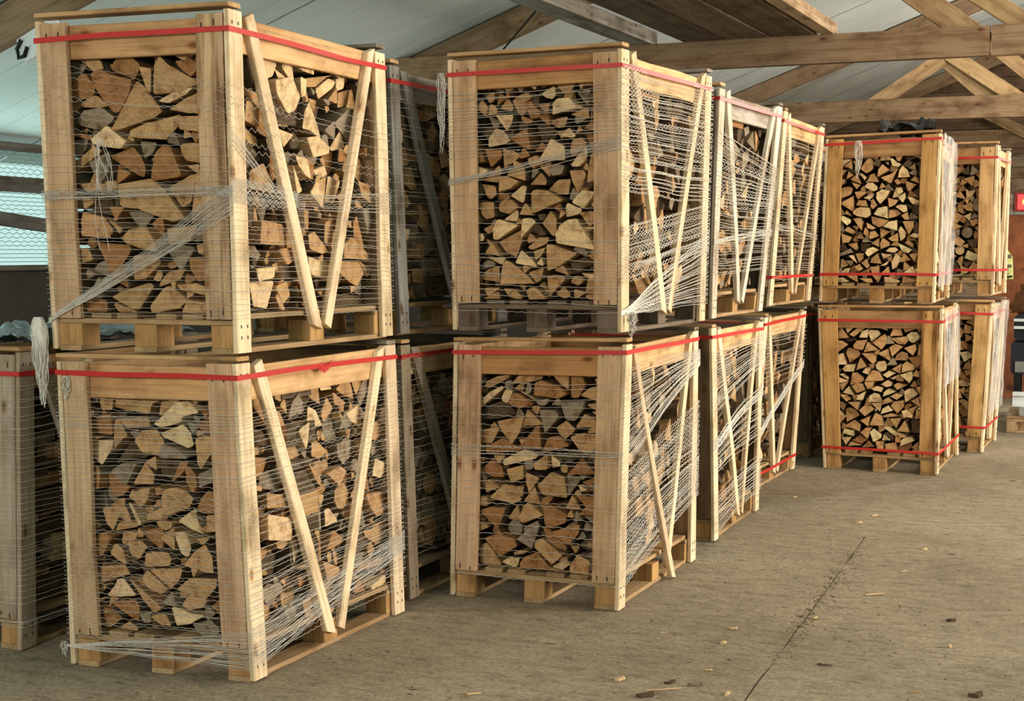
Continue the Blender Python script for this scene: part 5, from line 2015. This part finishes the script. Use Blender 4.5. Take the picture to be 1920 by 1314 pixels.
def ppart(name, a, b, wv, tv, col=lin(176, 148, 116)):
    q = MB()
    bar(q, a, b, wv, tv, jit(col, .1), 2, 0, 0.003)
    q.build(name, M_OLD, pe, po)


for y in (py0 + 0.05, (py0 + py1) / 2, py1 - 0.05):
    for x in (px0 + 0.07, 0.1, px1 - 0.07):
        ppart('block', (x, y, 0.022), (x, y, 0.10), (0.07, 0, 0), (0, 0.048, 0))
    ppart('skid', (px0, y, 0.011), (px1, y, 0.011), (0, 0.048, 0), (0, 0, 0.010))
for x in (px0 + 0.07, 0.1, px1 - 0.07):
    ppart('stringer', (x, py0, 0.111), (x, py1, 0.111), (0.07, 0, 0), (0, 0, 0.010))
for k in range(6):
    y = py0 + 0.05 + k * (py1 - py0 - 0.1) / 5
    ppart('deck_slat', (px0, y, 0.133), (px1, y, 0.133), (0, 0.047, 0), (0, 0, 0.010))


def solid(name, mt, boxes, label=None, cat=None, parent=None, origin=None, ch=0.01):
    q = MB()
    for (x0, x1, y0, y1, z0, z1) in boxes:
        bar(q, ((x0 + x1) / 2, y0, (z0 + z1) / 2), ((x0 + x1) / 2, y1, (z0 + z1) / 2), ((x1 - x0) / 2, 0, 0), (0, 0, (z1 - z0) / 2), (0.3, 0.3, 0.3), 2, 0, ch)
    x0, x1, y0, y1, z0, z1 = boxes[0]
    o = q.build(name, mt, parent, origin if origin else ((x0 + x1) / 2, (y0 + y1) / 2, z0))
    if label:
        tag(o, label, cat)
    return o


solid('metal_beam', M_WHITEMETAL, [(-0.46, 0.75, 13.05, 13.13, 0.315, 0.345), (-0.46, 0.75, 13.05, 13.13, 0.22, 0.235), (-0.46, 0.75, 13.085, 13.095, 0.23, 0.31)], 'white metal profile lying across the goods on the loose pallet', 'beam', None, None, 0.004)
solid('metal_case', M_STEEL, [(-0.40, 0.0, 13.0, 13.5, 0.145, 0.22)], 'grey metal case under the white profile on the loose pallet', 'case')
# dark machine on legs
mo = (0.0, 14.3, 0)
me_ = empty('machine', mo)
tag(me_, 'blue-black workshop machine with silver bars behind the loose pallet', 'machine')
solid('body', M_BLUEBLACK, [(-0.52, 0.7, 14.1, 14.7, 0.42, 0.72)], None, None, me_, mo, 0.02)
solid('hood', M_BLUEBLACK, [(-0.50, 0.6, 14.15, 14.6, 0.735, 0.98)], None, None, me_, mo, 0.03)
for zz in (0.93, 0.86):
    solid('bar', M_WHITEMETAL, [(-0.50, -0.30, 14.08, 14.11, zz - 0.013, zz + 0.013)], None, None, me_, mo, 0.004)
solid('lever', M_STEEL, [(-0.33, -0.31, 14.07, 14.1, 0.66, 0.84)], None, None, me_, mo, 0.004)
solid('panel', M_STEEL, [(-0.48, -0.1, 14.08, 14.1, 0.44, 0.54)], None, None, me_, mo, 0.004)
for xx in (-0.46, 0.6):
    for yy in (14.14, 14.62):
        solid('leg', M_BLACK, [(xx - 0.03, xx + 0.03, yy - 0.03, yy + 0.03, 0.0, 0.42)], None, None, me_, mo, 0.005)
# brown canvas heap
q = MB()
vs, fs = [], []
for j in range(15):
    for i in range(24):
        a, b = 2 * math.pi * i / 24, math.pi / 2 * j / 14
        rad = 1 + 0.35 * noise.noise((math.cos(a) * 2, math.sin(a) * 2, b * 2)) + 0.15 * noise.noise((a * 4, b * 6, 1))
        vs.append((0.05 + 0.55 * rad * math.cos(a) * math.cos(b), 14.38 + 0.24 * rad * math.sin(a) * math.cos(b), 0.985 + 0.36 * rad * math.sin(b)))
for j in range(14):
    for i in range(24):
        a, b = j * 24 + i, j * 24 + (i + 1) % 24
        fs.append((a, b, b + 24, a + 24))
fs.append(tuple(range(23, -1, -1)))
q.add(vs, fs, (0, 0, 0), None, 0, True)
tag(q.build('canvas_heap', M_BROWN, None, (0.05, 14.38, 0.98)), 'heap of folded brown canvas on the workshop machine', 'canvas')


# rust-brown board with dark branch marks
def board_mat():
    m, nt, b = mat('rust_board')
    geo = N(nt, 'ShaderNodeTexCoord').outputs['Object']
    a = noise_n(nt, geo, 5, 5, 0.65)
    c = ramp(nt, a, [(0.3, lin(116, 62, 34)), (0.6, lin(156, 92, 54)), (0.8, lin(172, 112, 72))])
    s = noise_n(nt, scaled(nt, geo, (3.2, 1, 4.4)), 1.6, 3, 0.6)
    c = mul(nt, c, ramp(nt, s, [(0.32, (0.3, 0.24, 0.2)), (0.4, g(1.0))]), 0.9)
    L(nt, c, b.inputs['Base Color'])
    b.inputs['Roughness'].default_value = 0.8
    return m


bo = solid('wall_board', board_mat(), [(-0.95, 1.6, 16.0, 16.03, 0.0, 1.96)], 'tall rust-brown board standing before the plank wall', 'board', None, None, 0.004)
solid('ledge', M_OLD, [(-0.95, 1.6, 15.97, 16.05, 1.96, 1.99)], None, None, bo, (0.325, 16.015, 0), 0.004)
# hi-vis vest hung on the board
vo = (-0.685, 15.93, 1.42)
ve = empty('hi_vis_vest', vo)
tag(ve, 'pale yellow hi-vis vest hung on the rust-brown board', 'vest')
q = MB()
vs, fs = [], []
for lay in (0, 1):
    for j in range(13):
        for i in range(11):
            u, v = i / 10, j / 12
            wv = 0.105 - 0.02 * v
            xx = vo[0] + (u - 0.5) * 2 * wv
            zz = vo[2] - 0.14 + 0.32 * v
            if v > 0.75:
                xx = vo[0] + (u - 0.5) * 2 * (wv - 0.05 * (v - 0.75) / 0.25 * (1 if abs(u - 0.5) > 0.3 else 0.2))
            yy = 15.96 - 0.025 - 0.02 * math.sin(u * 9 + v * 3) - 0.012 * noise.noise((u * 5, v * 5, 0)) - lay * 0.006
            vs.append((xx, yy, zz))
nn = 13 * 11
for j in range(12):
    for i in range(10):
        k = j * 11 + i
        fs.append((k, k + 11, k + 12, k + 1))
        fs.append((nn + k, nn + k + 1, nn + k + 12, nn + k + 11))
q.add(vs, fs, (0, 0, 0), None, 0, True)
q.build('cloth', M_HIVIS, ve, vo)
solid('grey_band', M_GREYBAND, [(-0.775, -0.60, 15.88, 15.90, 1.40, 1.435)], None, None, ve, vo, 0.003)
solid('grey_band', M_GREYBAND, [(-0.77, -0.605, 15.88, 15.90, 1.50, 1.54)], None, None, ve, vo, 0.003)
q = MB()
tube(q, [(-0.78, 15.88, 1.34), (-0.72, 15.87, 1.35), (-0.65, 15.87, 1.30), (-0.59, 15.88, 1.31)], 0.012, (0, 0, 0), 6)
q.build('strap', M_BLACK, ve, vo)

# red lamp on the plank wall
lo = (-0.70, 23.40, 2.33)
le = empty('red_lamp', lo)
tag(le, 'red glowing square lamp box on the plank wall', 'lamp')
solid('housing', plain('lamp_red', (150, 30, 28), 0.4, 0.5, 0.1, 20), [(-0.86, -0.56, 23.42, 23.475, 2.19, 2.48)], None, None, le, lo, 0.01)
m, nt, b = mat('lamp_glow')
b.inputs['Base Color'].default_value = (0.8, 0.05, 0.04, 1)
b.inputs['Emission Color'].default_value = (1.0, 0.05, 0.05, 1)
b.inputs['Emission Strength'].default_value = 1.4
solid('lens', m, [(-0.82, -0.60, 23.39, 23.42, 2.22, 2.45)], None, None, le, lo, 0.008)
m, nt, b = mat('lamp_core')
b.inputs['Base Color'].default_value = (1, 0.6, 0.1, 1)
b.inputs['Emission Color'].default_value = (1.0, 0.55, 0.08, 1)
b.inputs['Emission Strength'].default_value = 3.0
solid('bulb', m, [(-0.745, -0.685, 23.37, 23.39, 2.30, 2.37)], None, None, le, lo, 0.006)
